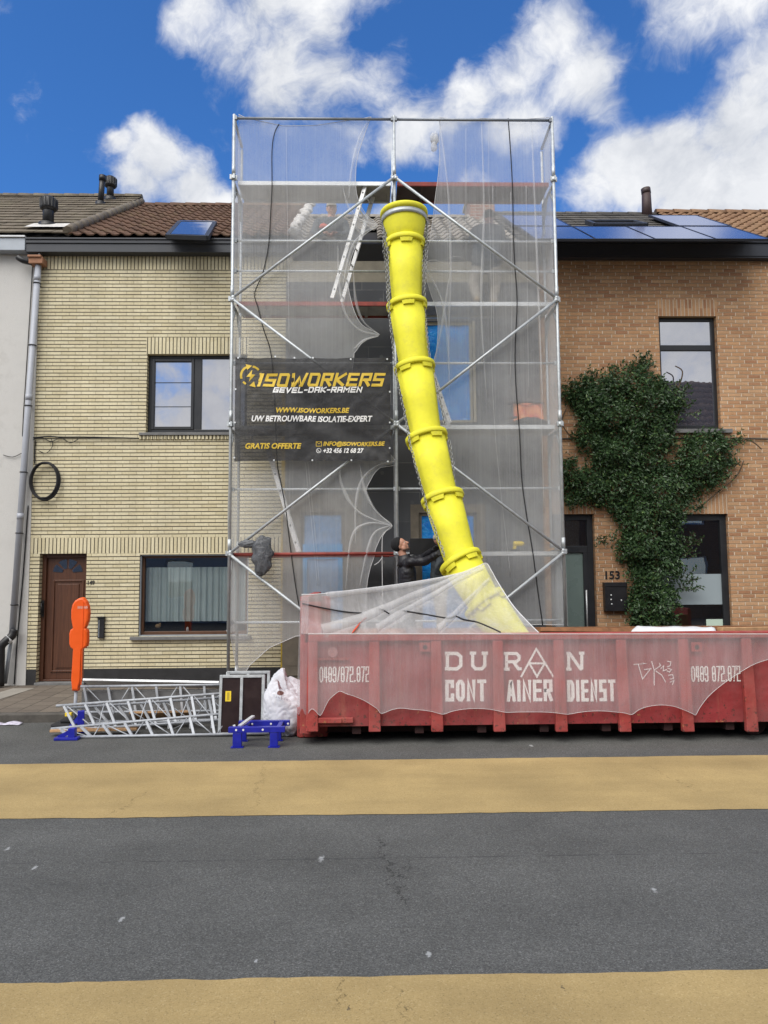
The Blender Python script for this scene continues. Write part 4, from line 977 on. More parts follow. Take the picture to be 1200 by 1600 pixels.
def rail(x0, x1, z, y=YS + .088, m=M_ALU, r=.019): 
    g = G().tube([(x0 + .03, y, z), (x1 - .03, y, z)], r, 8)
    for xx in (x0 + .03, x1 - .03): g.box(xx - .02, xx + .02, y - .03, y + .02, z - .03, z + .03)
    build('guardrail', g, m, sc)
M_DRAIL = plain('dull_steel_rail', (.24, .26, .29), .5, .6, .15, 8)
for i in (0, 1):
    rail(BX[i], BX[i + 1], Z1 + 7.0, YS, M_DRAIL, .022); rail(BX[i], BX[i + 1], Z1 + 5.0); rail(BX[i], BX[i + 1], Z1 + 4.5); rail(BX[i], BX[i + 1], Z1 + 3.0); rail(BX[i], BX[i + 1], Z1 + 1.0); rail(BX[i], BX[i + 1], Z1 - 1.05)
def brace(a, b):
    g = G().tube([a, b], .0225, 10)
    for c in (a, b): g.sphere(c, .036, .028, .036, 8, 6)
    build('brace', g, M_ALU, sc)
YBR = YS - .052
def nz(i, lv): return (BX[i], YBR, Z1 + 2 * lv + .0)
for a, b in (((0, 2), (1, 3)), ((0, 2), (1, 1)), ((1, 1), (0, 0)), ((0, 0), (1, -1)), ((2, 2), (1, 3)), ((2, 2), (1, 1)), ((1, 1), (2, 0)), ((2, 0), (1, -1))):
    A, B = Vector(nz(*a)), Vector(nz(*b)); 
    if B.z < .3: B = A.lerp(B, .95)
    brace(A + (B - A).normalized() * .03, B - (B - A).normalized() * .03)
for bx in BX:
    for lv in range(0, 4):
        g = G(); z = Z1 + 2 * lv; g.tube([(bx, YS, z - .035), (bx, YS, z + .035)], .040, 8)
        for a in range(4): an = a * pi / 2 + .3; g.box(bx + cos(an) * .045 - .014, bx + cos(an) * .045 + .014, YS + sin(an) * .045 - .014, YS + sin(an) * .045 + .014, z - .03, z + .045)
        build('coupler', g, M_ALU, sc)
def deck(i, lv, mtop, medge, munder):
    x0, x1 = BX[i] + .05, BX[i + 1] - .05; z = Z1 + 2 * lv; y0, y1 = YS + .118, YB_ - .02
    d_ = G(); d_.box(x0, x1, y0 + .04, y1 - .04, z - .02, z + .01)
    dk = build('deck', d_, munder, sc)
    g = G(); g.box(x0, x1, y0, y0 + .038, z - .05, z + .014); g.box(x0, x1, y1 - .038, y1, z - .05, z + .014); build('deck_beam', g, medge, dk)
    for k in range(7): xx = x0 + (x1 - x0) * k / 6; xx = min(max(xx, x0 + .03), x1 - .03); build('deck_rib', G().box(xx - .025, xx + .025, y0 + .04, y1 - .04, z - .05, z - .021), munder, dk)
    return dk
deck(0, 3, 0, M_ALUW, M_DECKG); deck(1, 3, 0, M_REDST, M_DECKU); deck(0, 2, 0, M_REDST, M_DECKG); deck(1, 2, 0, M_ALUW, M_DECKG)
deck(0, 1, 0, M_ALUW, M_DECKG); deck(1, 1, 0, M_ALUW, M_DECKG); deck(1, 0, 0, M_ALUW, M_DECKG)
g = G().tube([(BX[0], YS + .03, Z1 - .01), (BX[1], YS + .03, Z1 - .01)], .026, 10); build('ledger', g, M_REDST, sc)
deck(0, 0, 0, M_REDST, M_DECKG)

# ---------------------------------------------------------------- ladders
def ladder(pa, pb, label, gap=.30, tilt=(0, 1, 0), step=.28, w_=.065):
    a, b = Vector(pa), Vector(pb); t = thing('ladder', label, 'ladder', a, 'ladders inside the scaffold'); sd_ = Vector(tilt)
    ax = (b - a).normalized()
    for s_ in (0, 1):
        o = sd_ * gap * s_; g = G().beam(a + o, b + o, .03 if True else 0, w_, sd_.cross(ax)); k = 0.15; L = (b - a).length
        build('stile', g, M_LADDER, t, .004)
        h = G(); nrm = sd_
        while k < L: c = a + ax * k + o - sd_ * (.02 if s_ == 0 else 0); h.tube([c, c + sd_ * .008], .014, 8); k += step
        build('rivet', h, M_BLK, t)
    g = G(); k = .15; L = (b - a).length
    while k < L: c = a + ax * k; g.tube([c, c + sd_ * gap], .015, 8); k += step
    build('rung', g, M_LADDER, t)
ladder(P(519, 466, 11.56), P(571, 290, 11.56), 'white ladder between the red edged deck and the top deck', .38, (.33, .94, 0))
ladder(P(466, 862, 11.55), P(418, 700, 11.55), 'grey ladder below the banner beside the yellow brick edge', .24)
ladder(P(703, 661, 11.58), P(655, 520, 11.58), 'ladder behind the yellow chute in front of the blue wrapped window', .18)

# ---------------------------------------------------------------- nets
def net_sheet(name, label, xl, xr, yt, yb, Y, mat, nu=46, nv=150, amp=.03, hems=(), seed=0, seams=()):
    def fn(u, v):
        t0, t1 = lerp_tab(yt, u), lerp_tab(yb, u); py = t0 + (t1 - t0) * v; a, b = lerp_tab(xl, py), lerp_tab(xr, py); px = a + (b - a) * u
        k = amp * (noise.noise(Vector((px / 60 + seed, py / 110, 1))) + .5 * noise.noise(Vector((px / 16 + seed, py / 90, 4)))) * min(1, u * 6, (1 - u) * 6 + .3)
        return P(px, py, Y + k)
    o = build(name, G().grid(fn, nu, nv), mat, None, loc=tuple(fn(.5, 1))); tag(o, label, 'safety net', 'debris nets on the scaffold')
    g = G()
    for side in hems:
        if side == 'r': g.tube([fn(1, i / 220) + Vector((0, -.004, 0)) for i in range(221)], .004, 5)
        if side == 'l': g.tube([fn(0, i / 220) + Vector((0, -.004, 0)) for i in range(221)], .004, 5)
        if side == 'b': g.tube([fn(i / 120, 1) + Vector((0, -.004, 0)) for i in range(121)], .005, 5)
        if side == 't': g.tube([fn(i / 60, 0) + Vector((0, -.004, 0)) for i in range(61)], .005, 5)
    build('hem', g, M_HEM, o)
    if seams:
        g = G()
        for s_ in seams: g.tube(path_px(s_, Y - .02), .0022, 4)
        build('seam', g, M_HEM, o)
    return o
def smooth_tab(pts):                               # y -> x table with rounded scallops
    v = smooth_path([Vector((a, b, 0)) for a, b in pts], 5); return [(p.y, p.x) for p in v]
LR = [(580, 183), (568, 215), (559, 245), (556, 270), (556.5, 297), (561, 315), (572, 335), (590, 352), (576, 362), (563, 374), (552, 394), (545, 420), (544, 445), (548, 467), (555, 490), (567, 509), (594, 523.5), (576, 529), (565, 537), (557, 548), (553, 558), (553, 640), (618, 720), (604, 725), (588, 736), (577, 754), (572, 767), (576, 778), (588, 800), (613, 821), (600, 832), (593, 844), (587, 858), (584, 872), (578, 890), (573, 920), (571, 985)]
net_sheet('debris_net', 'torn white debris net on the left scaffold bay with scalloped free edge', [(170, 373), (283, 371), (465, 373), (720, 364), (866, 358), (987, 354), (1060, 354)], smooth_tab(LR), [(0, 179), (.05, 184), (.2, 191), (.35, 197), (.6, 196), (.82, 189), (1, 183)],
    [(0, 985), (.035, 1000), (.08, 1055), (.135, 1052), (.165, 1040), (.31, 1012), (.5, 994), (1, 986)], YS + .042, M_NET, amp=.012, hems=('r', 't', 'b'), seed=3, seams=([(447, 200), (450, 400), (452, 560)], [(477, 722), (483, 780), (490, 850), (496, 915)], [(481, 722), (487, 780), (494, 850), (499, 915)]))
RL = [(686, 182), (687.5, 200), (686, 225), (686.5, 250), (684, 280), (680, 309), (676, 345), (669, 389), (663, 417), (667, 438), (674, 462), (680, 478), (684, 500), (684, 523), (682, 547), (677.5, 566), (679, 590), (684, 640), (690, 700), (708, 800), (735, 900), (800, 977)]
RR = [(180, 857), (283, 861), (470, 866), (664, 875), (866, 884), (985, 888)]
net_sheet('debris_net', 'white debris net hanging over the right scaffold bay', smooth_tab(RL), RR, [(0, 184), (.2, 187), (.4, 185), (.7, 187), (1, 184)], [(0, 977), (.5, 976), (1, 977)], YS + .042, M_NET, amp=.012, hems=('l', 't', 'b'), seed=9,
    seams=([(764, 185), (764, 300), (768, 470), (768, 560), (774, 680), (786, 800), (798, 900)], [(770, 290), (771, 470), (772, 560)], [(700, 330), (700, 450), (703, 550)], [(728, 200), (728, 420)], [(798, 300), (800, 470), (797, 600)], [(822, 290), (824, 470), (826, 620)], [(843, 480), (846, 640), (850, 800)]))
for xx, lb, zb in ((BX[0] - .03, 'white debris net closing the left end of the scaffold', 1.05), (BX[2] + .03, 'white debris net closing the right end of the scaffold', .75)):
    def fn(u, v): z = Z1 + 6.98 - v * (Z1 + 6.98 - zb); return Vector((xx + .02 * noise.noise(Vector((u * 3, z * 1.2, xx))) + (.05 * sin(v * 22) * u * (1 - u)), YS + .02 + u * (YB_ - YS - .03), z))
    o = build('debris_net', G().grid(fn, 10, 90), M_NETS, None, loc=tuple(fn(.5, 1))); tag(o, lb, 'safety net', 'debris nets on the scaffold')
def gather(o, paths, Y, w0, w1):
    for k_, pth in enumerate(paths):
        pp = smooth_path([P(a, b, Y) for a, b in pth], 8); n_ = len(pp)
        def f_(u, v):
            i = int(round(u * (n_ - 1))); t_ = (pp[min(i + 1, n_ - 1)] - pp[max(i - 1, 0)]).normalized(); sd_ = Vector((t_.z, 0, -t_.x)); wd = (w0 + (w1 - w0) * u) * min(1, (1 - u) * 2.2 + .05)
            return pp[i] + sd_ * (v - .5) * wd * (1 + .35 * noise.noise(Vector((u * 5, k_ * 3, 0)))) + Vector((0, -.012 - .02 * sin(pi * v), 0))
        build('fold', G().grid(f_, n_ - 1, 5), M_NET, o)
NL = [o for o in bpy.data.objects if o.get('label', '').startswith('torn white debris')][0]; NR = [o for o in bpy.data.objects if o.get('label', '').startswith('white debris net hanging over')][0]
gather(NL, [[(593, 523.5), (568, 503), (556, 470), (552, 420)], [(593, 523.5), (562, 516), (540, 490), (530, 440), (528, 380)], [(592, 524), (570, 532), (553, 545)], [(589, 352), (565, 345), (545, 325), (535, 290)], [(589, 353), (566, 366), (548, 392), (535, 450)], [(579, 184), (562, 215), (550, 262), (545, 310)]], YS + .036, .012, .07)
gather(NL, [[(611, 821), (585, 795), (570, 765), (562, 726)], [(611, 821), (586, 832), (574, 862), (562, 915)], [(611, 821), (575, 818), (550, 840), (540, 920)], [(611, 821), (560, 800), (535, 760), (530, 724)], [(616, 721), (590, 728), (566, 750), (556, 790), (556, 850)]], YS + .036, .012, .08)
gather(NR, [[(686, 186), (700, 300), (704, 420), (700, 560)], [(664, 417), (690, 470), (700, 540), (702, 620)], [(679, 566), (692, 500), (704, 420)], [(752, 190), (756, 330), (752, 480), (760, 620)], [(830, 190), (836, 330), (842, 480), (848, 640)]], YS + .036, .02, .06)
g = G(); c = P(681, 223, YS + .05)
for k in range(5): g.sphere(c + Vector((r_.uniform(-.05, .05), r_.uniform(-.02, .02), r_.uniform(-.1, .1))), .05, .03, .08, 9, 7, lambda p, dd: p * (1 + .5 * noise.noise(dd * 2 + c)))
tag(build('net_knot', g, M_NETS, None, loc=tuple(c)), 'bunched knot of net at the free edge of the right scaffold net', 'knot')
def rope(paths, Y, r, label, mat=M_BLKR, name='rope'):
    g = G()
    for p_ in paths: g.tube(path_px(p_, Y), r, 6)
    return tag(build(name, g, mat, None, loc=tuple(P(paths[0][0][0], paths[0][0][1], Y))), label, 'rope')
rope([[(436, 194), (429, 208), (425, 235), (425, 290), (423, 330), (420, 380), (411, 425), (398, 458), (403, 480), (412, 515), (424, 556), (430, 640), (433, 722), (440, 760), (447, 800), (453, 850), (461, 910), (468, 952), (469, 972)]], YS + .022, .0085, 'black rope hanging down the left scaffold net')
rope([[(794, 185), (798, 240), (801, 300), (802, 360), (804, 410), (808, 470), (805, 540), (806, 600), (812, 680), (815, 745), (822, 800), (832, 860), (840, 920), (848, 977)]], YS + .022, .0085, 'black rope hanging down the right scaffold net')
rope([[(613, 821), (600, 834), (597, 850), (597.5, 915), (597, 960)], [(598, 870), (592, 878), (585, 883)]], YS + .04, .006, 'white rope hanging from the torn net edge left of the worker in the beanie', M_HEM)

# ---------------------------------------------------------------- banner
YBN = YS - .125
bx0, bx1, bz0, bz1 = P(367, 640, YBN).x, P(610, 640, YBN).x, P(488, 721, YBN).z, P(488, 558, YBN).z
def rip(x, z):
    u, v = (x - bx0) / (bx1 - bx0), (z - bz0) / (bz1 - bz0); e = min(u, 1 - u, v, 1 - v) * 6; e = min(e, 1)
    a = math.exp(-((u + v * .95 - 1.0) / .10) ** 2) * .030 - math.exp(-((u * 1.0 + v * .9 - .80) / .07) ** 2) * .02
    return -.02 * e * sin(u * 5 + 1.2) * sin(v * 4 + .4) + a * e + .012 * noise.noise(Vector((x * 5, z * 5, 2))) + .006 * noise.noise(Vector((x * 14, z * 14, 5)))
def sagt(x): u = (x - bx0) / (bx1 - bx0); return -.02 * sin(pi * min(1, u * 1.0)) * .6 - .012 * abs(sin(u * pi * 4))
bn = thing('banner', 'black mesh advertising banner with yellow and white lettering tied to the scaffold', 'banner', (bx0, YBN, bz0))
build('cloth', G().grid(lambda u, v: (bx0 + u * (bx1 - bx0), YBN + rip(bx0 + u * (bx1 - bx0), bz0 + v * (bz1 - bz0)), bz0 + v * (bz1 - bz0) + (sagt(bx0 + u * (bx1 - bx0)) if v > .5 else -sagt(bx0 + u * (bx1 - bx0)) * .6) * abs(v - .5) * 2), 90, 60), M_BANNER, bn)
def onban(g, dy=.006):
    for v in g.v: v.y = YBN + rip(v.x, v.z) - dy + (v.y if abs(v.y) < .01 else 0)
    return g
LET = {'I': [[(0, 0), (0, 1)]], 'S': [[(1, 1), (0, 1), (0, .5), (1, .5), (1, 0), (0, 0)]], 'W': [[(0, 1), (.16, 0), (.28, 0), (.5, .62), (.72, 0), (.84, 0), (1, 1)]], 'K': [[(0, 0), (0, 1)], [(1, 1), (.12, .5), (1, 0)]], 'E': [[(1, 1), (0, 1), (0, 0), (1, 0)], [(0, .5), (.9, .5)]],
    'R': [[(0, 0), (0, 1), (1, 1), (1, .5), (.08, .5)], [(.5, .45), (1, 0)]], 'G': [[(1, 1), (0, 1), (0, 0), (1, 0), (1, .48), (.5, .48)]], 'V': [[(0, 1), (.45, 0), (1, 1)]], 'L': [[(0, 1), (0, 0), (1, 0)]], 'A': [[(0, 0), (0, 1), (1, 1), (1, 0)], [(0, .42), (1, .42)]], 'M': [[(0, 0), (0, 1), (.5, .45), (1, 1), (1, 0)]], 'N': [[(0, 0), (0, 1), (1, 0), (1, 1)]], '-': [[(0, .45), (1, .45)]], 'D': None, 'O': None}
def stroke_text(txt, x0, x1, z0, z1, wd, shear, gap=.34):
    g = G(); wid = [{'I': .12, 'W': 1.6, 'M': 1.25, '-': .55}.get(ch, 1.0) for ch in txt]; h = z1 - z0 - wd; sh = shear * (z1 - z0)
    un = (x1 - x0 - sh - wd) / (sum(wid) + gap * (len(txt) - 1)); x = x0 + wd / 2
    for n_, ch in enumerate(txt):
        w_ = wid[n_] * un
        mp = lambda px, pz: (px + (pz - z0) * shear, pz)
        def C(p): return (x + p[0] * w_, z0 + wd / 2 + p[1] * h)
        if ch == 'O': g.strip([C(p) for p in ((0, .12), (0, 1), (.88, 1), (1, .88), (1, 0), (.12, 0))], wd, 0, True, False, mp)
        elif ch == 'D': g.strip([C(p) for p in ((0, 0), (0, 1), (.8, 1), (1, .8), (1, .2), (.8, 0))], wd, 0, True, False, mp)
        else:
            for q_, pl in enumerate(LET[ch]): g.strip([C(p) for p in pl], wd * (1 if not (ch == 'I') else 1.1), -.0006 * q_, False, True, mp)
        x += w_ + gap * un
    return g
LET.update({'T': [[(0, 1), (1, 1)], [(.5, 1), (.5, 0)]], 'C': [[(1, .75), (1, 1), (0, 1), (0, 0), (1, 0), (1, .25)]], '0': None, '8': None, '1': [[(.3, 1), (.3, 0)]], '2': [[(0, .78), (0, 1), (1, 1), (1, .52), (0, .46), (0, 0), (1, 0)]], '7': [[(0, 1), (1, 1), (.35, 0)]], '4': [[(.15, 1), (0, .32), (1, .32)], [(.75, 1), (.75, 0)]], '9': [[(1, .48), (0, .48), (0, 1), (1, 1), (1, 0), (0, 0), (0, .2)]], '/': [[(0, 0), (1, 1)]], '.': [[(.3, 0), (.3, .06)]], ' ': []})
def block_text(txt, x0, x1, z0, z1, wd, gap=.75):
    g = G(); wid = [{'I': .05, '.': .3, '/': .75, ' ': .5, '1': .5}.get(ch, 1.0) for ch in txt]; h = z1 - z0 - wd; n_ = len(txt)
    un = (x1 - x0 - wd * n_ - wd * .45 * (n_ - 1)) / sum(wid); x = x0 + wd / 2
    for ch, wq in zip(txt, wid):
        w_ = wq * un; C = lambda p: (x + p[0] * w_, z0 + wd / 2 + p[1] * h); q_ = .16
        if ch in '9': g.strip([C(p) for p in ((0, .55), (0, .92), (.3, 1), (.7, 1), (1, .92), (1, .08), (.7, 0), (.2, 0), (0, .08), (0, .2))], wd, 0, False, False); g.strip([C((-.1, .46)), C((.9, .46))], wd * 1.5, -.0006, False, False); x += w_ + wd * 1.45; continue
        if ch in '0O': g.strip([C(p) for p in ((0, q_), (0, 1 - q_), (.35, 1), (.65, 1), (1, 1 - q_), (1, q_), (.65, 0), (.35, 0))], wd, 0, True, False)
        elif ch == 'D': g.strip([C(p) for p in ((0, 0), (0, 1), (.6, 1), (1, 1 - q_), (1, q_), (.6, 0))], wd, 0, True, False)
        elif ch == '8': g.strip([C(p) for p in ((0, .1), (0, .9), (.3, 1), (.7, 1), (1, .9), (1, .1), (.7, 0), (.3, 0))], wd, 0, True, False); g.strip([C((-.1, .52)), C((1.1, .52))], wd * 1.5, -.0006, False, False)
        elif ch == 'A': g.strip([C((0, 0)), C((.42, 1)), C((.58, 1)), C((1, 0))], wd, 0, False, True); g.strip([C((.25, .28)), C((.75, .28))], wd * .7, -.0006, False, False)
        else:
            for k_, pl in enumerate(LET[ch]): g.strip([C(p) for p in pl], wd, -.0006 * k_, False, True)
        x += w_ + wd * 1.45
    return g
def bpx(x0, y0, x1, y1): return RECT(x0, y0, x1, y1, YBN)
a = bpx(402, 583, 603, 604); build('lettering', onban(stroke_text('ISOWORKERS', a[0], a[1], a[2], a[3], .043, .28, .55)), M_GOLD, bn)
a = bpx(426, 604.5, 567, 613.5); build('lettering', onban(stroke_text('GEVEL-DAK-RAMEN', a[0], a[1], a[2], a[3], .021, .28, .55)), M_WHITE, bn)
def bt(txt, box, mat, bold=.035, shear=.22): a = bpx(*box); build('lettering', onban(text_g(txt, *a, 0, shear, bold)), mat, bn)
bt('WWW.ISOWORKERS.BE', (431.5, 637, 546, 645), M_GOLD); bt('UW BETROUWBARE ISOLATIE-EXPERT', (393.5, 649.5, 582, 659), M_WHITE, .03)
bt('GRATIS OFFERTE', (383.5, 692.5, 471, 701.5), M_GOLD); bt('INFO@ISOWORKERS.BE', (505, 689.5, 601.5, 698.5), M_GOLD, .03); bt('+32 456 12 68 27', (505, 700, 568.5, 708), M_WHITE)
c = P(392, 587, YBN); k = YBN / F
g = G()
for a0, a1, hd in ((2.0, 4.55, 0), (5.15, 7.7, 0)):
    n_ = 14; pts = [(c.x + cos(a0 + (a1 - a0) * i / n_) * 15.5 * k, c.z + sin(a0 + (a1 - a0) * i / n_) * 15.5 * k) for i in range(n_ + 1)]
    if a0 > 3: g.strip(pts[3:9], 3.2 * k, 0, False, False); g.strip(pts[10:], 3.2 * k, 0, False, False)
    else: g.strip(pts[:9], 3.6 * k, 0, False, False); g.strip(pts[10:13], 3.2 * k, 0, False, False)
for an, s_ in ((1.85, 1), (4.95, 1)):
    q = Vector((c.x + cos(an) * 15.5 * k, c.z + sin(an) * 15.5 * k)); tdir = Vector((sin(an), -cos(an))); nd = Vector((cos(an), sin(an)))
    g.poly([(q.x + tdir.x * 6 * k, -.0007, q.y + tdir.y * 6 * k), (q.x - nd.x * 5 * k - tdir.x * 3 * k, -.0007, q.y - nd.y * 5 * k - tdir.y * 3 * k), (q.x + nd.x * 5 * k - tdir.x * 3 * k, -.0007, q.y + nd.y * 5 * k - tdir.y * 3 * k)])
g.poly([(c.x + p[0] * k, -.0012, c.z + p[1] * k) for p in ((2, 10), (-7, -2), (-1, -2), (-3, -10), (7, 2), (1, 2))])
build('emblem', onban(g), M_GOLD, bn)
a = bpx(494, 690, 502.5, 697); g = G(); g.strip([(a[0], a[2]), (a[0], a[3]), (a[1], a[3]), (a[1], a[2])], .007, 0, True, False); g.strip([(a[0], a[3]), ((a[0] + a[1]) / 2, (a[2] + a[3]) / 2), (a[1], a[3])], .006, -.0006, False, False); build('emblem', onban(g), M_GOLD, bn)
q = P(498, 704, YBN); g = G(); g.strip([(q.x + cos(t_) * 3.6 * k, q.z + sin(t_) * 3.6 * k) for t_ in [2 * pi * i / 16 for i in range(16)]], .007, 0, True, False); g.strip([(q.x - 1.5 * k, q.z + 1.6 * k), (q.x - .8 * k, q.z - .6 * k), (q.x + 1.6 * k, q.z - 1.5 * k)], .009, -.0006, False, True); build('emblem', onban(g), M_WHITE, bn)
g = G()
for px, py in ((372, 559), (430, 557), (460, 559), (489, 559), (548, 561), (605, 561), (609, 612), (609, 660), (609, 700), (368, 608), (367, 660), (366, 715), (428, 719), (488, 719), (549, 719), (606, 721)): c = P(px, py, YBN - .012); g.tube([c, c + Vector((0, .006, 0))], .014, 10)
build('eyelet', g, M_ALUW, bn)
# ---------------------------------------------------------------- rubbish chute
CH = [P(631, 331, 10.95), P(633, 383, 10.93), P(636, 480, 10.88), P(648, 577, 10.78), P(667, 686, 10.62), P(692, 781, 10.42), P(721, 880, 10.17), P(759, 945, 9.95), P(813, 1014, 9.72)]
chute = thing('rubbish_chute', 'bright yellow rubbish chute of linked tapered sections leading down into the red skip', 'rubbish chute', CH[-1])
def basis(ax):
    ax = ax.normalized(); s_ = ax.cross(Vector((0, 1, 0))).normalized(); f_ = s_.cross(ax); return s_, f_   # f_ faces the street (-Y) or away
def circ(c, ax, r, n=40, flute=0.0, sq=1.0):
    s_, f_ = basis(ax); return [c + (s_ * cos(2 * pi * i / n) + f_ * sin(2 * pi * i / n)) * (r + (flute if i % 4 == 0 else 0)) for i in range(n)]
def frustum(name, a, b, prof, parent, flute=0.0):
    ax = b - a; g = G(); g.ring_loft([circ(a + ax * t, ax, r, 40, flute) for t, r in prof], True, False); return build(name, g, M_YEL, parent)
a, b = CH[0], CH[1] + (CH[1] - CH[0]) * .12
hop = frustum('hopper', a, b, [(0, .315), (.02, .362), (.06, .368), (.14, .362), (.15, .335), (.34, .325), (.6, .295), (1.0, .235), (1.0, .22), (.3, .30), (0, .315)], chute)
g = G(); ax = b - a; g.ring_loft([circ(a + ax * t, ax, r) for t, r in ((.17, .342), (.17, .350), (.29, .345), (.29, .335))], True, False); build('clamp_band', g, M_ALU, hop)
SEC = []
for i in range(1, 8):
    a, b = CH[i], CH[i + 1]; ax = b - a; L = ax.length; a2 = a - ax.normalized() * .02; b2 = b + ax.normalized() * (.05 if i < 7 else .0)
    s = frustum('chute_section', a2, b2, [(0, .262), (.0, .272), (.5, .246), (.97, .216), (1, .218), (1, .206), (.0, .252), (0, .262)], chute, .0025)
    t_ = ax.normalized(); s_, f_ = basis(ax)
    g = G(); g.ring_loft([circ(a + t_ * o, ax, r) for o, r in ((-.06, .262), (-.066, .298), (-.055, .310), (.0, .313), (.014, .304), (.014, .268))], True, False)
    # lugs below the rim
    for k in range(5):
        an = 2 * pi * k / 5 + (.95, .95, .35, .15, .6, .25, .8)[i - 1]
        rings = []
        for o in (.0, .075):
            rings.append([a + t_ * o + (s_ * cos(an + d_) + f_ * sin(an + d_)) * r for d_, r in ((-.34, .272), (-.34, .303), (-.12, .303), (.12, .303), (.34, .303), (.34, .272), (0, .270))] if o == 0 else
                         [a + t_ * o + (s_ * cos(an + d_) + f_ * sin(an + d_)) * r for d_, r in ((-.28, .266), (-.28, .294), (-.10, .294), (.10, .294), (.28, .294), (.28, .266), (0, .264))])
        g.ring_loft(rings, False, True)
    build('rim', g, M_YEL, s)
def chain(pts, label=None, link=.050, th=.0048, name='chain', n=5):
    pts = smooth_path(pts, 12); g = G(); d_ = 0; last = pts[0]; acc_ = 0; idx = 0
    for p, q in zip(pts, pts[1:]):
        seg = (q - p).length; 
        while d_ < seg:
            c = p + (q - p) * (d_ / seg) + Vector((rnd.gauss(0, .004), rnd.gauss(0, .004), 0)); t_ = (q - p).normalized(); u_ = t_.cross(Vector((0, 1, 0))).normalized(); w_ = u_.cross(t_); an = (idx % 2) * pi / 2 + .5
            sd_ = u_ * cos(an) + w_ * sin(an)
            g.tube([c + t_ * cos(k) * link * .62 + sd_ * sin(k) * link * .34 for k in [2 * pi * j / 8 for j in range(8)]], th, 4, closed=True)
            d_ += link * .82; idx += 1
        d_ -= seg
    return build(name, g, M_CHAIN, chute)
def CP(px, py, i, dy=-.12): return P(px, py, CH[i].y + dy)
chain([CP(598, 345, 0, 0), CP(604, 385, 1), CP(608, 440, 2), CP(608, 486, 2, -.2), CP(614, 540, 3), CP(619, 585, 3, -.22), CP(631, 640, 4), CP(641, 695, 4, -.24), CP(654, 745, 5), CP(668, 795, 5, -.24), CP(681, 830, 6), CP(694, 868, 6, -.26)])
chain([CP(600, 350, 0, .05), CP(600, 385, 1, 0), CP(604, 430, 1, 0), CP(606, 470, 2, 0)]); chain([CP(599, 348, 0, -.03), CP(607, 390, 1, -.1), CP(605, 420, 1, -.05)])
chain([CP(667, 345, 0, 0), CP(667, 388, 1), CP(664, 430, 2), CP(664, 485, 2, -.1), CP(668, 530, 3), CP(674, 575, 3)]); chain([CP(668, 348, 0, .05), CP(663, 395, 1, -.1), CP(661, 430, 2, -.1), CP(664, 470, 2, 0)]); chain([CP(680, 590, 3), CP(688, 625, 4, -.05), CP(695, 665, 4)])
chain([CP(703, 690, 4), CP(708, 730, 5, 0), CP(712, 765, 5, 0)])

# ---------------------------------------------------------------- the skip
YC, YCB = 8.65, 11.05
SX0, SX1 = P(481.5, 1060, YC).x, 6.1
zr = P(700, 990, YC).z; zrb = P(700, 981.5, YCB).z; zl = P(700, 1133, YC + .06).z
skip = thing('skip_container', 'long weathered red steel skip with white lettering parked on the road', 'skip', ((SX0 + SX1) / 2, (YC + YCB) / 2, 0))
g = G(); g.box(SX0 + .01, SX1, YC + .06, YC + .075, zl, zr - .01); g.box(SX0 + .01, SX1, YC + .02, YC + .1, zl - .02, zl + .045) if False else None
build('side_wall', g, M_SKIP, skip)
g = G(); rh = P(700, 990, YC).z - P(700, 1001, YC).z
g.box(SX0, SX1, YC - .004, YC + .09, zr - rh, zr); build('rim_rail', g, M_SKIPR, skip, .012)
ribs = [(488.5, 487.5), (585, 585.5), (681.5, 683.5), (778, 781), (873, 878), (971, 977.5), (1068, 1076), (1167, 1176)]
wr = 15.6 * YC / F
for a, b in ribs:
    xa, xb = P(a, 1010, YC).x, P(b, 1140, YC).x
    g = G(); zt, zb = zr - rh - .002, P(b, 1143.5, YC).z; ws = wr * 1.02; k = len(g.v)
    g.ring_loft([[(xa - ws / 2, YC + .062, zt), (xa - ws * .5, YC + .002, zt), (xa + ws * .5, YC + .002, zt), (xa + ws / 2, YC + .062, zt)], [(xb - ws * .58, YC + .058, zb), (xb - ws * .58, YC - .012, zb), (xb + ws * .58, YC - .012, zb), (xb + ws * .58, YC + .058, zb)]], False, True)
    build('rib', g, M_SKIPR, skip, .01)
g = G(); g.box(SX0, SX1, YCB, YCB + .06, .2, zrb); build('rear_wall', g, M_RUSTW, skip)
g = G(); g.box(SX0, SX1, YC + .08, YCB, zl + .03, zl + .07); build('floor', g, M_SKIPD, skip)
g = G(); g.box(SX1, SX1 + .06, YC, YCB + .06, zl, zr); build('tail_wall', g, M_SKIP, skip)
BX0, BX1 = P(469.5, 960, YC + .12).x, P(502, 960, YC + .12).x; zbk = P(486, 940, YC + .12).z
g = G(); g.box(BX0, BX0 + .06, YC + .10, YCB, .12, zbk); g.box(BX0 + .002, BX1, YC + .09, YC + .14, zr + .001, zbk - .002); g.box(BX0 + .002, BX1, YCB - .1, YCB, .2, zbk - .002); g.box(BX0 - .002, BX0 + .1, YC + .085, YCB + .005, zbk + .001, zbk + .06)
g.box(BX0 + .001, SX0 + .03, YC + .064, YC + .099, .12, zr - .1); build('bulkhead', g, M_SKIPR, skip, .008)
g = G(); yk = YC + .42; a = P(464, 1110, yk).x; b = P(512, 1140, yk).x
g.ring_loft([[(a, yk, .02 + .0), (a + .03, yk, .005), (b, yk, .012), (b, yk, .36), (a, yk, .36)], [(a, yk + .2, .02), (a + .03, yk + .2, .005), (b, yk + .2, .012), (b, yk + .2, .36), (a, yk + .2, .36)]], False, True); build('skid_foot', g, M_SKIPR, skip, .01)
g = G(); g.box(b + .001, SX1, yk + .02, yk + .16, .06, zl - .002); g.box(a + .05, SX1, YCB - .6, YCB - .45, .06, zl - .002); 
x = b + .3
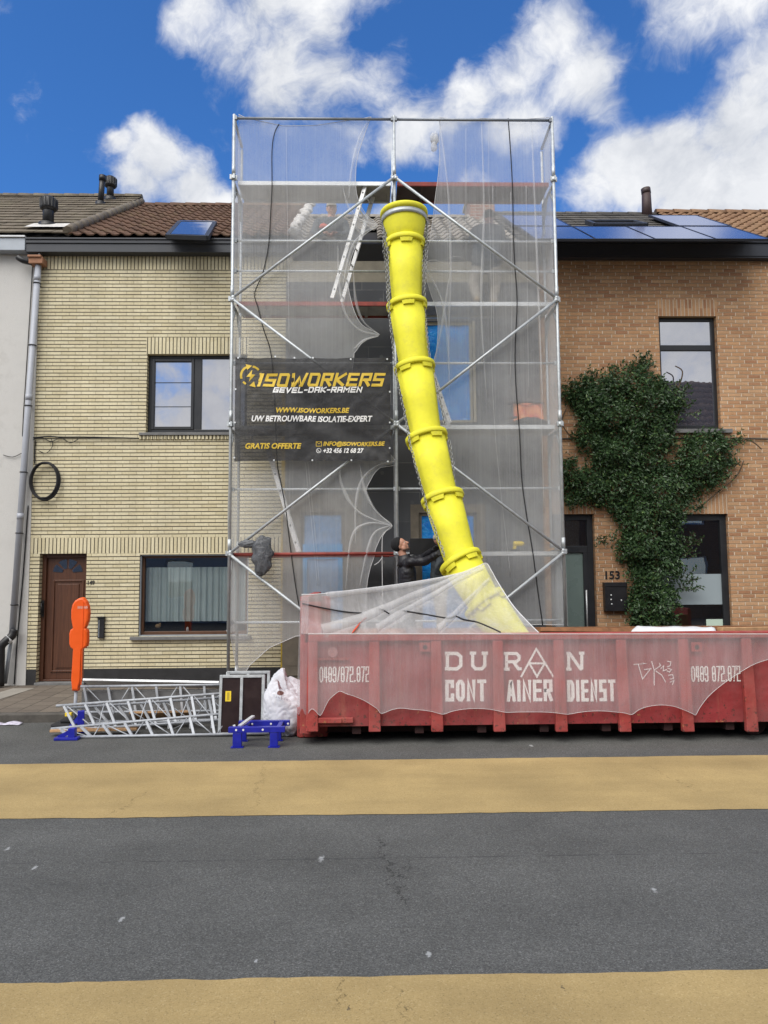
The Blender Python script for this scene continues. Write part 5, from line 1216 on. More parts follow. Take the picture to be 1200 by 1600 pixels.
while x < SX1: g.box(x, x + .1, YC + .12, YCB - .1, zl - .10, zl - .001); x += .73
build('underframe', g, M_SKIPD, skip)
g = G(); 
for k in range(2): yy = YC + .30 + k * 1.4; g.tube([(P(1200, 1150, YC).x, yy, .155), (P(1200, 1150, YC).x, yy + .16, .155)], .15, 20)
build('roller', g, M_SKIPD, skip)
g = G(); a = RECT(497, 1122, 552, 1130, YC); g.box(a[0], a[1], YC + .0, YC + .058, a[2], a[3]); g.box(a[0] + .12, a[0] + .27, YC - .02, YC - .001, a[2] + .003, a[3] - .003); build('door_bolt', g, M_SKIPR, skip, .006)
for px, py in ((664, 1011), (1088, 1011)):
    c = P(px, py, YC + .03); g = G(); g.box(c.x - .065, c.x + .065, YC + .012, YC + .058, c.z - .055, c.z + .055); h = build('lifting_lug', g, M_SKIPR, skip, .008)
    build('hole', G().tube([(c.x, YC + .008, c.z), (c.x, YC + .013, c.z)], .026, 14), M_DARK, h)
a = RECT(497, 1028, 545, 1031.5, YC + .03); build('ledge', G().box(a[0], a[1], YC + .02, YC + .058, a[2], a[3]), M_SKIPR, skip)
c = P(520, 1019, YC + .05); build('reflector_patch', G().tube([(c.x, YC + .054, c.z), (c.x, YC + .058, c.z)], .06, 20), plain('faded_pink_patch', (.46, .22, .22), .7, 0, .3, 14), skip)
YT = YC + .0565
def st(txt, box, wd): 
    a = RECT(*box, YT); g = block_text(txt, *a, wd * YT / F)
    for v in g.v: v.y += YT
    build('lettering', g, M_LETT, skip)
st('0489/872.872', (499, 1041.5, 577, 1066), 1.9); st('CONT', (695.5, 1062, 760, 1096), 5.6); st('AINER', (791.5, 1062, 863.5, 1096), 5.2); st('DIENST', (886, 1062, 962, 1096), 5.2); st('0489 872.872', (1080, 1040.5, 1157, 1065), 1.9)
k = YT / F
def SP(px, py): q = P(px, py, YT); return (q.x, q.z)
def sk_strokes(lines, wpx, name, mat, yo=0.0, ext=False):
    g = G()
    for i, l in enumerate(lines): cl = l[0] == l[-1]; g.strip([SP(*p) for p in (l[:-1] if cl else l)], wpx * k, YT - .0006 * i - yo, cl, ext)
    return build(name, g, mat, skip)
sk_strokes([[(699, 1021), (699, 1045)], [(695, 1021), (714, 1021), (720, 1026), (720, 1040), (714, 1045), (695, 1045)]], 5.2, 'lettering', M_LETT)
sk_strokes([[(738.5, 1021), (738.5, 1040), (743, 1045), (753, 1045), (757.5, 1040), (757.5, 1021)], [(734, 1020.5), (744, 1020.5)], [(752.5, 1020.5), (762.5, 1020.5)]], 5.0, 'lettering', M_LETT)
sk_strokes([[(791.5, 1021), (791.5, 1046)], [(787, 1021), (807, 1021), (811, 1025), (811, 1030), (807, 1034), (792, 1034)], [(802, 1034), (810, 1045), (815, 1045)], [(787, 1045.5), (796.5, 1045.5)]], 4.8, 'lettering', M_LETT)
sk_strokes([[(888.5, 1021), (888.5, 1046)], [(885, 1021), (890, 1021), (907, 1045), (909.5, 1045)], [(909, 1046), (909, 1021)], [(904.5, 1020.5), (913, 1020.5)], [(884.5, 1045.5), (893, 1045.5)]], 4.8, 'lettering', M_LETT)
sk_strokes([[(814, 1058), (838, 1014), (865, 1058)], [(827, 1036.5), (851, 1036.5), (839, 1057), (827, 1036.5)]], 3.0, 'emblem', M_LETT)
sk_strokes([[(990, 1038), (1010, 1037), (1004, 1036)], [(997, 1037), (1004, 1061), (1017, 1044)], [(1006, 1046), (1018, 1045)], [(1018, 1033), (1022, 1047), (1022, 1071)], [(1022, 1047), (1032, 1040), (1030, 1036)], [(1024, 1048), (1034, 1055), (1040, 1066)], [(1032, 1045), (1037, 1040), (1036, 1048), (1042, 1046)], [(1042, 1033), (1048, 1034), (1047, 1040), (1042, 1042)], [(1043, 1044), (1049, 1046), (1046, 1050), (1042, 1048)], [(1044, 1055), (1051, 1054), (1052, 1060), (1046, 1061)], [(1046, 1066), (1053, 1063), (1050, 1070)]], 1.3, 'graffiti', M_GRAF)
# filling
hp = G().grid(lambda u, v: (SX0 + .1 + u * (SX1 - SX0 - .15), YC + .12 + v * (YCB - YC - .15), .50 + .12 * noise.noise(Vector((u * 16, v * 7, 3))) + .05 * noise.noise(Vector((u * 60, v * 24, 3)))), 110, 40, False)
tag(build('rubble', hp, M_RUBBLE, None, loc=((SX0 + SX1) / 2, 9.8, .5)), 'grey brown rubble filling the red skip', 'rubble', None, 'stuff')
def plank(a, b, w_, t_, label, mat=M_RUSTW, up=(0, 0, 1), name='plank'):
    a, b = Vector(a), Vector(b); return tag(build(name, G().beam(a, b, w_, t_, up), mat, None, bevel=.004, loc=tuple(a)), label, 'plank')
a, b = P(842, 986, 9.5), P(992, 987, 9.5); plank(a, b, .2, .05, 'rust brown board across the skip right of the chute', M_RUSTW, (0, .3, 1))
for (x0, y0, x1, y1, m_, lb) in ((1098, 986, 1165, 988, M_RUSTW, 'brown board in the skip right of the white sheet'), (1125, 985, 1210, 983.5, M_WOOD, 'pale timber in the skip at the right picture edge')):
    plank(P(x0, y0, 9.3), P(x1, y1, 9.6), .09, .07, lb, m_)
g = G(); q = [P(982, 993, 9.0), P(1122, 993, 9.0), P(1112, 979, 9.5), P(998, 978.5, 9.5)]
def sh(u, v): p = q[0].lerp(q[1], u).lerp(q[3].lerp(q[2], u), v); return p + Vector((0, 0, .02 * noise.noise(Vector((u * 5, v * 3, 1))) + .03 * sin(pi * v)))
g.grid(sh, 24, 8); n_ = len(g.v)
g.grid(lambda u, v: q[0].lerp(q[1], u) + Vector((0, 0.02, -.25 * v)), 10, 2)
o = build('tarpaulin', g, M_FOLDW, None, loc=tuple(q[0])); so_ = o.modifiers.new('thick', 'SOLIDIFY'); so_.thickness = .012; tag(o, 'white sheet over rubbish lying on top of the skip below the ivy', 'tarpaulin')

# ---------------------------------------------------------------- net over the skip and chute end
YN = YC - .04
LOW = [(464, 1109), (472, 1112), (478.5, 1118), (486, 1108), (492, 1110), (499, 1117.5), (503, 1115), (513, 1095), (522, 1086), (531, 1080), (541, 1084), (554, 1088), (568, 1094), (580, 1101), (590, 1108), (596, 1115), (612, 1109), (627, 1106.5), (645, 1108.5), (660, 1109.5), (676, 1112), (692, 1116), (706, 1111.5), (725, 1108), (748, 1107), (770, 1109), (790, 1113), (810, 1112.5), (850, 1112.5), (870, 1114), (887, 1116), (905, 1113), (925, 1111), (945, 1111), (962, 1112.5), (976, 1114), (987, 1116.5), (998, 1109), (1012, 1104), (1033, 1101.5), (1052, 1103.5), (1068, 1109), (1082, 1115), (1087, 1117), (1093, 1106), (1105, 1090), (1120, 1076), (1140, 1061), (1160, 1048), (1180, 1037), (1205, 1029), (1240, 1020)]
low_t = [(p.x, p.y) for p in smooth_path([Vector((a, b, 0)) for a, b in LOW], 3)]
g = G()
def drape(u, v):
    px = 481.5 + u * (1236 - 481.5); t1 = lerp_tab(low_t, px); py = 991.5 + v * (t1 - 991.5)
    k = .016 * noise.noise(Vector((px / 20, py / 60, 2))) + .010 * sin(px / 97 * 2 * pi + 1.0) * v + .006 * noise.noise(Vector((px / 6, py / 50, 6)))
    y_ = YN + k
    if px < 480: y_ = YC + .05 - .09 * (px - 466) / 14 * 1.0 + .0 * v
    return P(px, py, min(y_, YC - .018) if px >= 480 else y_)
g.grid(drape, 330, 40)
kd = lambda u, v: P(468.5 - 5 * v + u * (14 + 2 * v), 933 + v * (1112 + 5 * sin(u * 9) - 933), YC + .075 - .055 * u - .02 * sin(v * 3) + .012 * noise.noise(Vector((u * 4, v * 5, 3))) - .10 * (1 - u))
g.grid(kd, 10, 60)
sn = build('skip_net', g, M_NETC, None, loc=tuple(P(700, 991, YN))); tag(sn, 'white net draped over the front of the red skip and tented up to the chute', 'net')
g = G(); g.tube([drape(i / 400, 1) + Vector((0, -.004, 0)) for i in range(401)], .0026, 5); g.tube([drape(i / 200, 0) + Vector((0, 0, .006)) for i in range(201)], .006, 5); build('hem', g, M_HEM, sn)
RDG = smooth_path([P(471, 929, YC + .08), P(504, 928, YC + .1), P(560, 921, 8.95), P(615, 914, 9.2), P(672, 905, 9.42), P(715, 897, 9.6), P(742, 888, 9.70), P(759, 880, 9.76), P(768, 892, 9.72), P(778, 910, 9.64), P(800, 944, 9.30), P(822, 969, 9.0), P(843, 990, YC + .02)], 6)
def ridge(u): f_ = u * (len(RDG) - 1); i = min(int(f_), len(RDG) - 2); return RDG[i].lerp(RDG[i + 1], f_ - i)
def front(u): px = 470 + min(1, u * 1.02) * 374; return P(px, 990.5 if u > .0 else 990, YC - .012)
def tent(u, v):
    a, b = ridge(u), front(min(1, u ** 1.25 * 1.0)); p = a.lerp(b, v); e = sin(pi * v) * min(1, (1 - u) * 5)
    dn = Vector((0, -.75, .66)).normalized()
    fold = .045 * noise.noise(Vector((u * 9 - v * 2.2, v * 1.1, 3))) + .030 * abs(noise.noise(Vector((u * 17 - v * 4.5, v * 1.3, 8)))) - .05 * (1 - u) * e * .6
    return p + dn * fold * e
g = G().grid(tent, 150, 60); build('tent', g, M_NETT, sn)
TG = [(PX(v), v) for v in g.v]
def on_tent(px, py):
    b = min(TG, key=lambda t_: (t_[0][0] - px) ** 2 + (t_[0][1] - py) ** 2)[1]; return P(px, py, b.y - .012)
g = G(); g.tube([tent(i / 200, 0) for i in range(201)], .007, 5); build('hem', g, M_HEM, sn)
# gathered folds: narrow doubled cloth running from the chute to the rim
def fold(pts, w0, w1, seed):
    pp = smooth_path([on_tent(*p) for p in pts], 8); n_ = len(pp)
    def f_(u, v): i = int(round(u * (n_ - 1))); wd = w0 + (w1 - w0) * u; return pp[i] + Vector((0, -.006 - .018 * sin(pi * v), 0)) + Vector((-.35, 0, .94)) * (v - .5) * wd * (1 + .3 * noise.noise(Vector((u * 6, seed, 0))))
    build('fold', G().grid(f_, n_ - 1, 6), M_NETT, sn)
fold([(752, 885), (700, 908), (650, 930), (600, 952), (550, 972), (505, 986)], .05, .16, 1); fold([(755, 888), (720, 905), (670, 935), (620, 965), (590, 984)], .05, .14, 2); fold([(765, 905), (735, 935), (712, 960), (685, 984)], .05, .12, 3); fold([(735, 893), (660, 910), (580, 922), (510, 930)], .04, .07, 4)
g = G(); g.tube(smooth_path([on_tent(*p) for p in ((472, 943), (510, 951), (540, 956), (565, 958))]), .009, 6); g.tube(smooth_path([on_tent(*p) for p in ((592, 951), (600, 954), (608, 959))]), .009, 6); g.tube(smooth_path([on_tent(*p) for p in ((628, 954), (665, 960), (700, 966), (712, 963), (725, 968), (745, 972), (765, 980), (782, 988))]), .010, 6)
tag(build('rope', g, M_BLKR, None, loc=tuple(on_tent(560, 957))), 'black rope lying over the white net above the skip lettering', 'rope')
g = G(); a, b = on_tent(550, 990), on_tent(563, 973); n_ = (b - a); g.grid(lambda u, v: a + n_ * u + Vector((.5, 0, .3)) * (v - .5) * .07 * sin(pi * (u * .9 + .05)) + Vector((0, -.01, 0)), 8, 4); g.tube([b, on_tent(572, 965)], .004, 5); o = build('red_rag', g, plain('red_rag', (.6, .07, .03), .8, 0, .2, 20), None, loc=tuple(a)); tag(o, 'small red rag lying on the white net above the phone number', 'rag'); o.modifiers.new('thick', 'SOLIDIFY').thickness = .006

# ---------------------------------------------------------------- things on the scaffold and the street
def lump(c, rx, ry, rz, amp, fr, seed, nu=28, nv=20, flat=None, extra=None):
    c = Vector(c); sv = Vector((seed, seed * 2, 0))
    def f_(p, dd):
        k = 1 + amp * noise.noise(dd * fr + sv) + amp * .6 * (abs(noise.noise(dd * fr * 2.6 + sv)) - .25); p = p * k
        if flat is not None and p.z < flat: p.z = flat + (p.z - flat) * .1
        if extra: p = extra(p, dd)
        return p
    return G().sphere(c, rx, ry, rz, nu, nv, f_)
c = P(410, 869, YS - .11); g = lump(c, .155, .07, .31, .14, 2.6, 4, 44, 34, None, lambda p, dd: Vector((p.x * (1.0 + .12 * dd.z) + .02 * sin(p.z * 30) * abs(dd.x), p.y, p.z)))
g.merge(lump(P(388, 850, YS - .08), .15, .03, .06, .25, 2.6, 9)); tag(build('plastic_bag', g, M_BLKBAG, None, loc=tuple(c)), 'crumpled dark plastic bag hanging on the left scaffold brace', 'plastic bag')
z0 = Z1 + 2.014
tr = thing('tool_pile', 'red and orange tarpaulin bundle with black straps on the right scaffold deck', 'bundle', P(822, 657, 11.8))
a0, a1 = P(802, 640, 11.85).x, P(848, 640, 11.85).x; zt_ = P(825, 629, 11.85).z
build('red_tarp', G().grid(lambda u, v: (a0 + u * (a1 - a0), 11.85 - .10 * (1 - v) + .03 * sin(u * 11 + v * 3), z0 + v * (zt_ - z0) + .015 * noise.noise(Vector((u * 6, v * 4, 0)))), 20, 12), M_RTARP, tr).modifiers.new('thick', 'SOLIDIFY').thickness = .03
g = lump(Vector(((a0 + a1) / 2, 11.66, z0 + .06)), .27, .1, .09, .3, 2.2, 6, flat=-.05); g.tube([P(788, 654, 11.7), P(808, 652, 11.7)], .02, 8); build('black_bundle', g, M_BLKR, tr)
g = G(); g.tube([P(791, 632, 11.8), P(805, 629, 11.8), P(825, 628, 11.8), P(850, 630, 11.8)], .018, 8); g.tube([P(800, 632, 11.8), P(799, 641, 11.8)], .012, 6); build('strap', g, M_BLKR, tr)
zd = Z1 + .0145
c = Vector((P(810, 856, 11.75).x, 11.75, zd)); t = thing('power_drill', 'yellow power tool lying on the lowest right scaffold deck', 'tool', c)
g = G(); g.tube([c + Vector((-.08, 0, .13)), c + Vector((.05, 0, .13)), c + Vector((.09, 0, .13))], [.04, .04, .025], 12); g.beam(c + Vector((-.05, 0, .12)), c + Vector((-.07, 0, .03)), .045, .05, (0, 1, 0)); build('body', g, M_STICK, t, .004)
g = G(); g.box(c.x - .12, c.x - .01, c.y - .04, c.y + .04, zd, zd + .045); g.tube([c + Vector((.09, 0, .13)), c + Vector((.17, 0, .13))], .012, 8); build('battery_and_bit', g, M_BLK, t)
c2 = Vector((P(856, 857, 11.8).x, 11.8, zd + .03)); tag(build('mortar_trowel', G().beam(c2, c2 + Vector((.10, 0, .02)), .03, .03).poly([c2 + Vector((.1, -.05, 0)), c2 + Vector((.28, 0, -.025)), c2 + Vector((.1, .05, 0))]), M_WOOD, None, loc=tuple(c2)), 'small wooden handled trowel lying at the far right of the lowest deck', 'tool')

# orange post
pt = thing('warning_post', 'orange plastic paddle shaped warning post standing by the brown front door', 'warning post', (P(119, 1120, 9.72).x, 9.72, 0))
OUT = [(130.5, 933), (133, 934), (137.5, 939), (140.5, 947), (141.5, 957), (140.5, 968), (137.5, 977), (135.5, 981), (138, 983), (139.5, 987), (139.5, 1003), (138, 1009), (134, 1012.5), (130, 1014), (128.6, 1040), (127.8, 1062), (126.5, 1069), (124.5, 1073), (124, 1079), (114.5, 1079), (114, 1071), (113, 1062), (114.5, 1040), (116, 1014), (112, 1011), (110, 1006), (109.8, 990), (111.5, 984), (116, 981), (114.5, 974), (113, 965), (113, 953), (115, 944), (119, 938), (125, 934.5)]
ol = [P(a, b, 9.72) for a, b in OUT]; cx_ = sum(p.x for p in ol) / len(ol); cz_ = sum(p.z for p in ol) / len(ol)
g = G(); y0 = 9.67
def ins(p, k_): return (cx_ + (p.x - cx_) * k_, 0, p.z - (p.z - cz_) * (1 - k_) * .25)
rings = [[(ins(p, s_)[0], y_, ins(p, s_)[2]) for p in ol] for s_, y_ in ((.80, y0 - .012), (.93, y0 - .004), (1, y0 + .025), (1, y0 + .06), (.85, y0 + .085))]
g.ring_loft(rings[::-1], False, True); build('paddle', g, M_ORG, pt, .006); a = RECT(121, 947, 137, 951, 9.656); build('printed_band', G().box(a[0], a[1], 9.6565, 9.6575, a[2], a[3]), plain('faded_grey_print', (.62, .25, .18), .6, 0, .4, 40), pt); a = RECT(128, 940, 129, 1070, 9.656); build('mould_seam', G().box(a[0], a[1], 9.652, 9.6575, a[2], a[3]), M_ORG, pt)
g = G(); g.tube([(P(119, 1075, 9.72).x, 9.72, P(119, 1078, 9.72).z + .05), (P(119, 1120, 9.72).x - .02, 9.72, .05)], .021, 10); build('pole', g, M_PVC, pt)
c = Vector((P(105, 1124, 9.75).x, 9.74, 0)); g = G(); g.box(c.x - .16, c.x + .22, 9.62, 9.88, .003, .09); g.box(c.x - .06, c.x + .2, 9.66, 9.84, .09, .14); build('foot', g, M_BLKR, pt, .02)
tag(build('plank', G().beam(P(80, 1141, 9.35), P(215, 1138, 9.45), .12, .03), M_WOOD, None, bevel=.003, loc=tuple(P(80, 1141, 9.35))), 'pale timber plank under the left end of the lattice beam stack', 'plank')
tag(build('plank', G().beam(P(205, 1118, 9.75), P(300, 1116, 9.8), .22, .03, (0, .6, 1)), M_WOOD, None, bevel=.003, loc=tuple(P(205, 1118, 9.75))), 'pale timber board behind the lattice beams', 'plank')
# blue tarpaulin feet seen at the stack's left end
def bracket(cx, cy, h, lb, rz=0):
    t = thing('blue_bracket', lb, 'bracket', (cx, cy, 0), 'blue steel brackets at the stack'); M_ = Matrix.Translation((cx, cy, 0)) @ Matrix.Rotation(rz, 4, 'Z')
    build('foot', G().box(-.14, .14, -.05, .05, .003, .035, M_), M_BLUE, t, .004); build('post', G().box(.02, .10, -.04, .04, .036, h, M_), M_BLUE, t, .004); g = G().beam(M_ @ Vector((-.10, 0, .03)), M_ @ Vector((.04, 0, h * .7)), .05, .03, (0, 1, 0)); build('strut', g, M_BLUE, t)
bracket(P(104, 1150, 9.1).x, 9.12, .14, 'blue steel bracket under the front left end of the lattice stack'); bracket(P(118, 1140, 9.5).x, 9.5, .27, 'tall blue steel bracket propping the middle lattice beam', .3)
g = G(); c = P(106, 1116, 9.55); g.box(c.x - .03, c.x + .05, 9.53, 9.58, c.z - .025, c.z + .02); tag(build('yellow_clip', g, M_STICK, None, bevel=.004, loc=tuple(c)), 'small yellow plastic clip on the left end of the lattice stack', 'clip')
def girder(t0, t1, b0, b1, label, n, posts=.030, r=.017):
    t0, t1, b0, b1 = map(Vector, (t0, t1, b0, b1)); t = thing('lattice_beam', label, 'lattice beam', b0, 'galvanised lattice beams stacked on the road')
    build('chord', G().tube([t0, t1], r, 10), M_GALV, t); build('chord', G().tube([b0, b1], r, 10), M_GALV, t)
    f_ = [(i + .35) / n for i in range(n)]
    for u in f_: build('post', G().beam(t0.lerp(t1, u), b0.lerp(b1, u), posts, .022, (0, 1, 0)), M_GALV, t)
    g = G()
    for i in range(0, n - 1): a_, b_ = (t0.lerp(t1, f_[i] + .01), b0.lerp(b1, f_[i + 1] - .01)) if i % 2 == 0 else (b0.lerp(b1, f_[i] + .01), t0.lerp(t1, f_[i + 1] - .01)); g.tube([a_, b_], .008, 6)
    build('diagonal', g, M_GALV, t)
girder(P(118, 1073, 9.95), P(418, 1069, 9.95), P(126, 1113, 9.9), P(418, 1110, 9.9), 'rearmost lattice beam standing upright with its top chord uppermost in the stack', 8)
girder(P(88, 1103, 9.6), P(420, 1078, 9.6), P(108, 1141, 9.42), P(420, 1120, 9.42), 'middle lattice beam of the stack tilted with its left end sticking out', 10)
girder(P(100, 1107, 9.66), P(420, 1085, 9.66), P(125, 1131, 9.6), P(420, 1122, 9.6), 'lattice beam wedged behind the tilted middle beam of the stack', 9)
girder(P(80, 1139, 9.34), P(420, 1109, 9.34), P(99, 1152, 9.2), P(420, 1146, 9.2), 'front lattice beam lying lowest on the asphalt', 10)
girder(P(150, 1127, 9.75), P(420, 1128, 9.8), P(150, 1141, 9.7), P(420, 1142, 9.7), 'lattice beam lying flat beneath the others in the stack', 8, .022, .014)
tag(build('toe_board', G().beam(P(135, 1066, 10.15), P(345, 1070, 10.15), .30, .03, (0, .4, 1)), M_ALUW, None, bevel=.004, loc=tuple(P(135, 1066, 10.15))), 'pale aluminium scaffold board lying on top of the lattice stack', 'scaffold board')
tag(build('timber_support', G().box(P(130, 1100, 10.05).x, P(345, 1100, 10.05).x, 9.99, 10.12, .003, P(200, 1072, 10.15).z - .04), M_SILL, None, loc=(P(130, 1100, 10.05).x, 10.05, 0)), 'dull grey timber packing below the pale scaffold board', 'timber')
def panel(x0, y0, x1, y1, Y, lb, lean, stick=False, yaw=0.0):
    a, b = P(x0, y1, Y), P(x1, y1, Y); zt_ = P(x0, y0, Y).z; h = zt_ - .012; w_ = b.x - a.x
    M_ = Matrix.Translation((a.x, Y, .008)) @ Matrix.Rotation(yaw, 4, 'Z') @ Matrix.Rotation(-lean, 4, 'X'); t = thing('deck_panel', lb, 'scaffold deck', (a.x, Y, 0), 'aluminium framed deck panels')
    def B(*q): 
        g = G(); g.box(*q, M_); return g
    g = B(0, .035, 0, .05, 0, h); g.box(w_ - .035, w_, 0, .05, 0, h, M_); g.box(.035, w_ - .035, .001, .049, h - .035, h, M_); g.box(.035, w_ - .035, .001, .049, 0, .035, M_); g.box(w_ * .46, w_ * .46 + .035, -.003, .047, .036, h - .036, M_); build('frame', g, M_ALU, t, .003)
    build('board', B(.035, w_ * .46, .015, .03, .036, h - .036), M_BROWNP, t); build('board', B(w_ * .46 + .035, w_ - .035, .015, .03, .036, h - .036), M_BROWNP, t)
    if stick: st_ = build('sticker', B(.075, .145, .0125, .0148, h * .56, h * .73), M_STICK, t); build('sticker_print', B(.095, .125, .0115, .0124, h * .58, h * .71), plain('brown_print', (.45, .33, .03), .6), st_)
panel(340, 1055, 411.5, 1151, 9.22, 'aluminium framed brown deck panel with a yellow sticker standing on the road', .12, True)
panel(352, 1049, 420, 1140, 9.60, 'second brown deck panel standing behind the one with the yellow sticker', .1)
panel(356, 1050, 420, 1136, 9.80, 'rearmost brown deck panel beside the white sacks', .08)

# blue trestle
c = GR(402, 1160); zt_ = .29
tr = thing('trestle', 'low blue steel trestle standing on the road before the deck panel', 'trestle', (c.x, 8.75, 0))
def bx(n_, x0, x1, y0, y1, z0_, z1_): build(n_, G().box(x0, x1, y0, y1, z0_, z1_), M_BLUE, tr, .004)
X0, X1 = P(358, 1140, 8.65).x, P(446, 1140, 8.65).x; L_ = X1 - X0
yf, yb_ = 8.62, 8.95
za, zb = P(400, 1144, yf).z, P(400, 1138, yf).z + .02
bx('beam', X0, X1, yf - .03, yf + .03, za, zb); bx('beam', X0 + .06, X1 + .02, yb_ - .03, yb_ + .03, za + .005, zb + .005)
bx('crossbar', X0 + .13, X0 + .20, yf + .03, yb_ - .03, zb - .05, zb - .002); bx('crossbar', X1 - .10, X1 - .05, yf + .03, yb_ - .03, zb - .05, zb - .002)
for yy in (yf, yb_):
    bx('leg', X0 + .05, X0 + .15, yy - .025, yy + .025, .012, za - .001); bx('leg', X1 - .17, X1 - .08, yy - .025, yy + .025, .012, za - .001)
    build('foot_plate', G().box(X0 + .03, X0 + .17, yy - .04, yy + .04, .003, .0115).box(X1 - .19, X1 - .06, yy - .04, yy + .04, .003, .0115), M_BLUE, tr)
bx('stretcher', X0 + .15, X1 - .17, yb_ - .015, yb_ + .015, .10, .125)
g = G()
for xx in (X0 + .09, X0 + .17, X1 - .25): g.tube([(xx, yf - .034, zb - .03), (xx, yf - .03, zb - .03)], .012, 8)
for xx in (X0 + .22, X1 - .2, X1): g.tube([(xx, yb_ - .034, zb - .03), (xx, yb_ - .03, zb - .03)], .012, 8)
build('bolt', g, M_WHITE, tr)
g = G(); g.beam((X0 + .12, yf + .02, zb + .002), (X0 + .24, yb_ - .08, zb + .07), .045, .02); build('clamp', g, M_ALUW, tr)

# sacks
def sack(c, rx, ry, rz, seed, mat, lb, corner=True, print_=False):
    def ex(p, dd):
        if corner and dd.z > .35: k_ = (dd.z - .35) / .65; p = Vector((p.x + k_ * (-.10), p.y, p.z + k_ * .07 * (1 if dd.x < 0 else -.6)))
        return p
    t = thing('sack', lb, 'sack', (c[0], c[1], 0), 'sacks beside the skip'); build('bag', lump(c, rx, ry, rz, .16, 1.7, seed, 130, 100, -c[2] + .006, ex), mat, t)
    return t
cA = P(448, 1120, 9.25); tA = sack((cA.x - .01, 9.25, .28), .27, .19, .31, 3, M_BAGW, 'white woven sack with a small round mark left of the skip')
bg = [c_ for c_ in tA.children if c_.name.startswith('bag')][0]; bg.data.materials.append(plain('dark_mark', (.16, .07, .06), .7)); bg.data.materials.append(plain('grey_print', (.42, .42, .48), .7))
for pl in bg.data.polygons:
    if pl.normal.y < .2:
        a_, b_ = PX(pl.center + tA.location)
        if ((a_ - 438) / 5.5) ** 2 + ((b_ - 1083) / 3.6) ** 2 < 1: pl.material_index = 1
        elif abs(a_ - 441) < 10 and abs(b_ - 1091.5 - (a_ - 441) * .25) < 1.3 and int(a_ * .7) % 3: pl.material_index = 2
cB = P(455, 1085, 9.6); sack((cB.x, 9.62, .32), .30, .18, .36, 8, M_BAGW, 'white sack behind the one with the round mark')
cC = P(433, 1090, 9.9); sack((cC.x, 9.92, .27), .26, .16, .30, 12, M_BAGG, 'greenish clear rubbish sack behind the white sacks', False)
t = lump(P(20, 1129, 10.05) + Vector((0, 0, 0)), .1, .05, .01, .1, 2, 1)
a, b = GR(-12, 1131), GR(41, 1129); g = G().grid(lambda u, v: (a.x + u * (b.x - a.x), 10.02 + .10 * v, .012 + .03 * abs(sin(u * 5 + 1)) * v + .008 * noise.noise(Vector((u * 5, v * 4, 0)))), 16, 5); o = build('paper', g, plain('printed_paper', (.55, .52, .62), .6, 0, .4, 14), None, loc=(a.x, 10.05, .01)); o.modifiers.new('thick', 'SOLIDIFY').thickness = .004; tag(o, 'crumpled white magazine lying in the gutter at the kerb', 'paper')

# ---------------------------------------------------------------- people
def human(label, caps, mats, regions, vox, loc, extras=()):
    g = G()
    for (a, b, ra, rb, rg) in caps:
        a, b = Vector(a), Vector(b)
        if (b - a).length < 1e-4: g.sphere(a, ra, ra, ra, 16, 12); continue
        n_ = 6; t_ = (b - a).normalized(); pts = [a - t_ * ra * .9, a - t_ * ra * .6] + [a.lerp(b, i / n_) for i in range(n_ + 1)] + [b + t_ * rb * .6, b + t_ * rb * .9]
        rr = [ra * .42, ra * .8] + [ra + (rb - ra) * i / n_ for i in range(n_ + 1)] + [rb * .8, rb * .42]; g.tube(pts, rr, 16)
    me = bpy.data.meshes.new('tmp'); me.from_pydata([tuple(v) for v in g.v], [], g.f); o = bpy.data.objects.new('tmp', me)
    rm = o.modifiers.new('r', 'REMESH'); rm.mode = 'VOXEL'; rm.voxel_size = vox; sm = o.modifiers.new('s', 'SMOOTH'); sm.factor = .5; sm.iterations = 3
    me2 = evaluated_mesh(o); bpy.data.objects.remove(o); bpy.data.meshes.remove(me)
    root = thing('person', label, 'person', loc); 
    data = [(Vector(a), Vector(b), ra, rb, rg) for a, b, ra, rb, rg in caps]
    me2.materials.clear()
    for m_ in mats: me2.materials.append(m_)
    hd = [d_[0].lerp(d_[1], .5) for d_ in data if d_[4] in ('skin', 'glove')]
    hc_ = np.array([tuple(p) for p in hd]); V = np.empty(len(me2.vertices) * 3); me2.vertices.foreach_get('co', V); V = V.reshape(-1, 3)
    far = np.ones(len(V), bool)
    for p in hc_: far &= ((V - p) ** 2).sum(1) > .0169
    N_ = np.empty(len(V) * 3); me2.vertices.foreach_get('normal', N_); N_ = N_.reshape(-1, 3)
    for i_ in np.nonzero(far)[0]:                       # cloth creases
        p = Vector(V[i_]); V[i_] += N_[i_] * (.010 * noise.noise(p * 9) + .005 * noise.noise(p * 26))
    C = np.empty(len(me2.polygons) * 3); me2.polygons.foreach_get('center', C); C = C.reshape(-1, 3); best = np.full(len(C), 1e9); mi_ = np.zeros(len(C), int)
    for a, b, ra, rb, rg in data:
        A_1 = np.array(tuple(a)); D_ = np.array(tuple(b - a)); dl = max(float((D_ ** 2).sum()), 1e-8); t_ = np.clip(((C - A_1) @ D_) / dl, 0, 1); dist = np.sqrt(((C - A_1 - t_[:, None] * D_) ** 2).sum(1)) - (ra + (rb - ra) * t_); k_ = dist < best; best[k_] = dist[k_]; mi_[k_] = regions[rg]
    me2.polygons.foreach_set('material_index', mi_); me2.polygons.foreach_set('use_smooth', np.ones(len(C), bool))
    me2.vertices.foreach_set('co', (V - np.array(tuple(loc))).ravel()); me2.update()
    body = bpy.data.objects.new('body', me2); me2.name = 'body'; COL.objects.link(body); body.parent = root
    return root
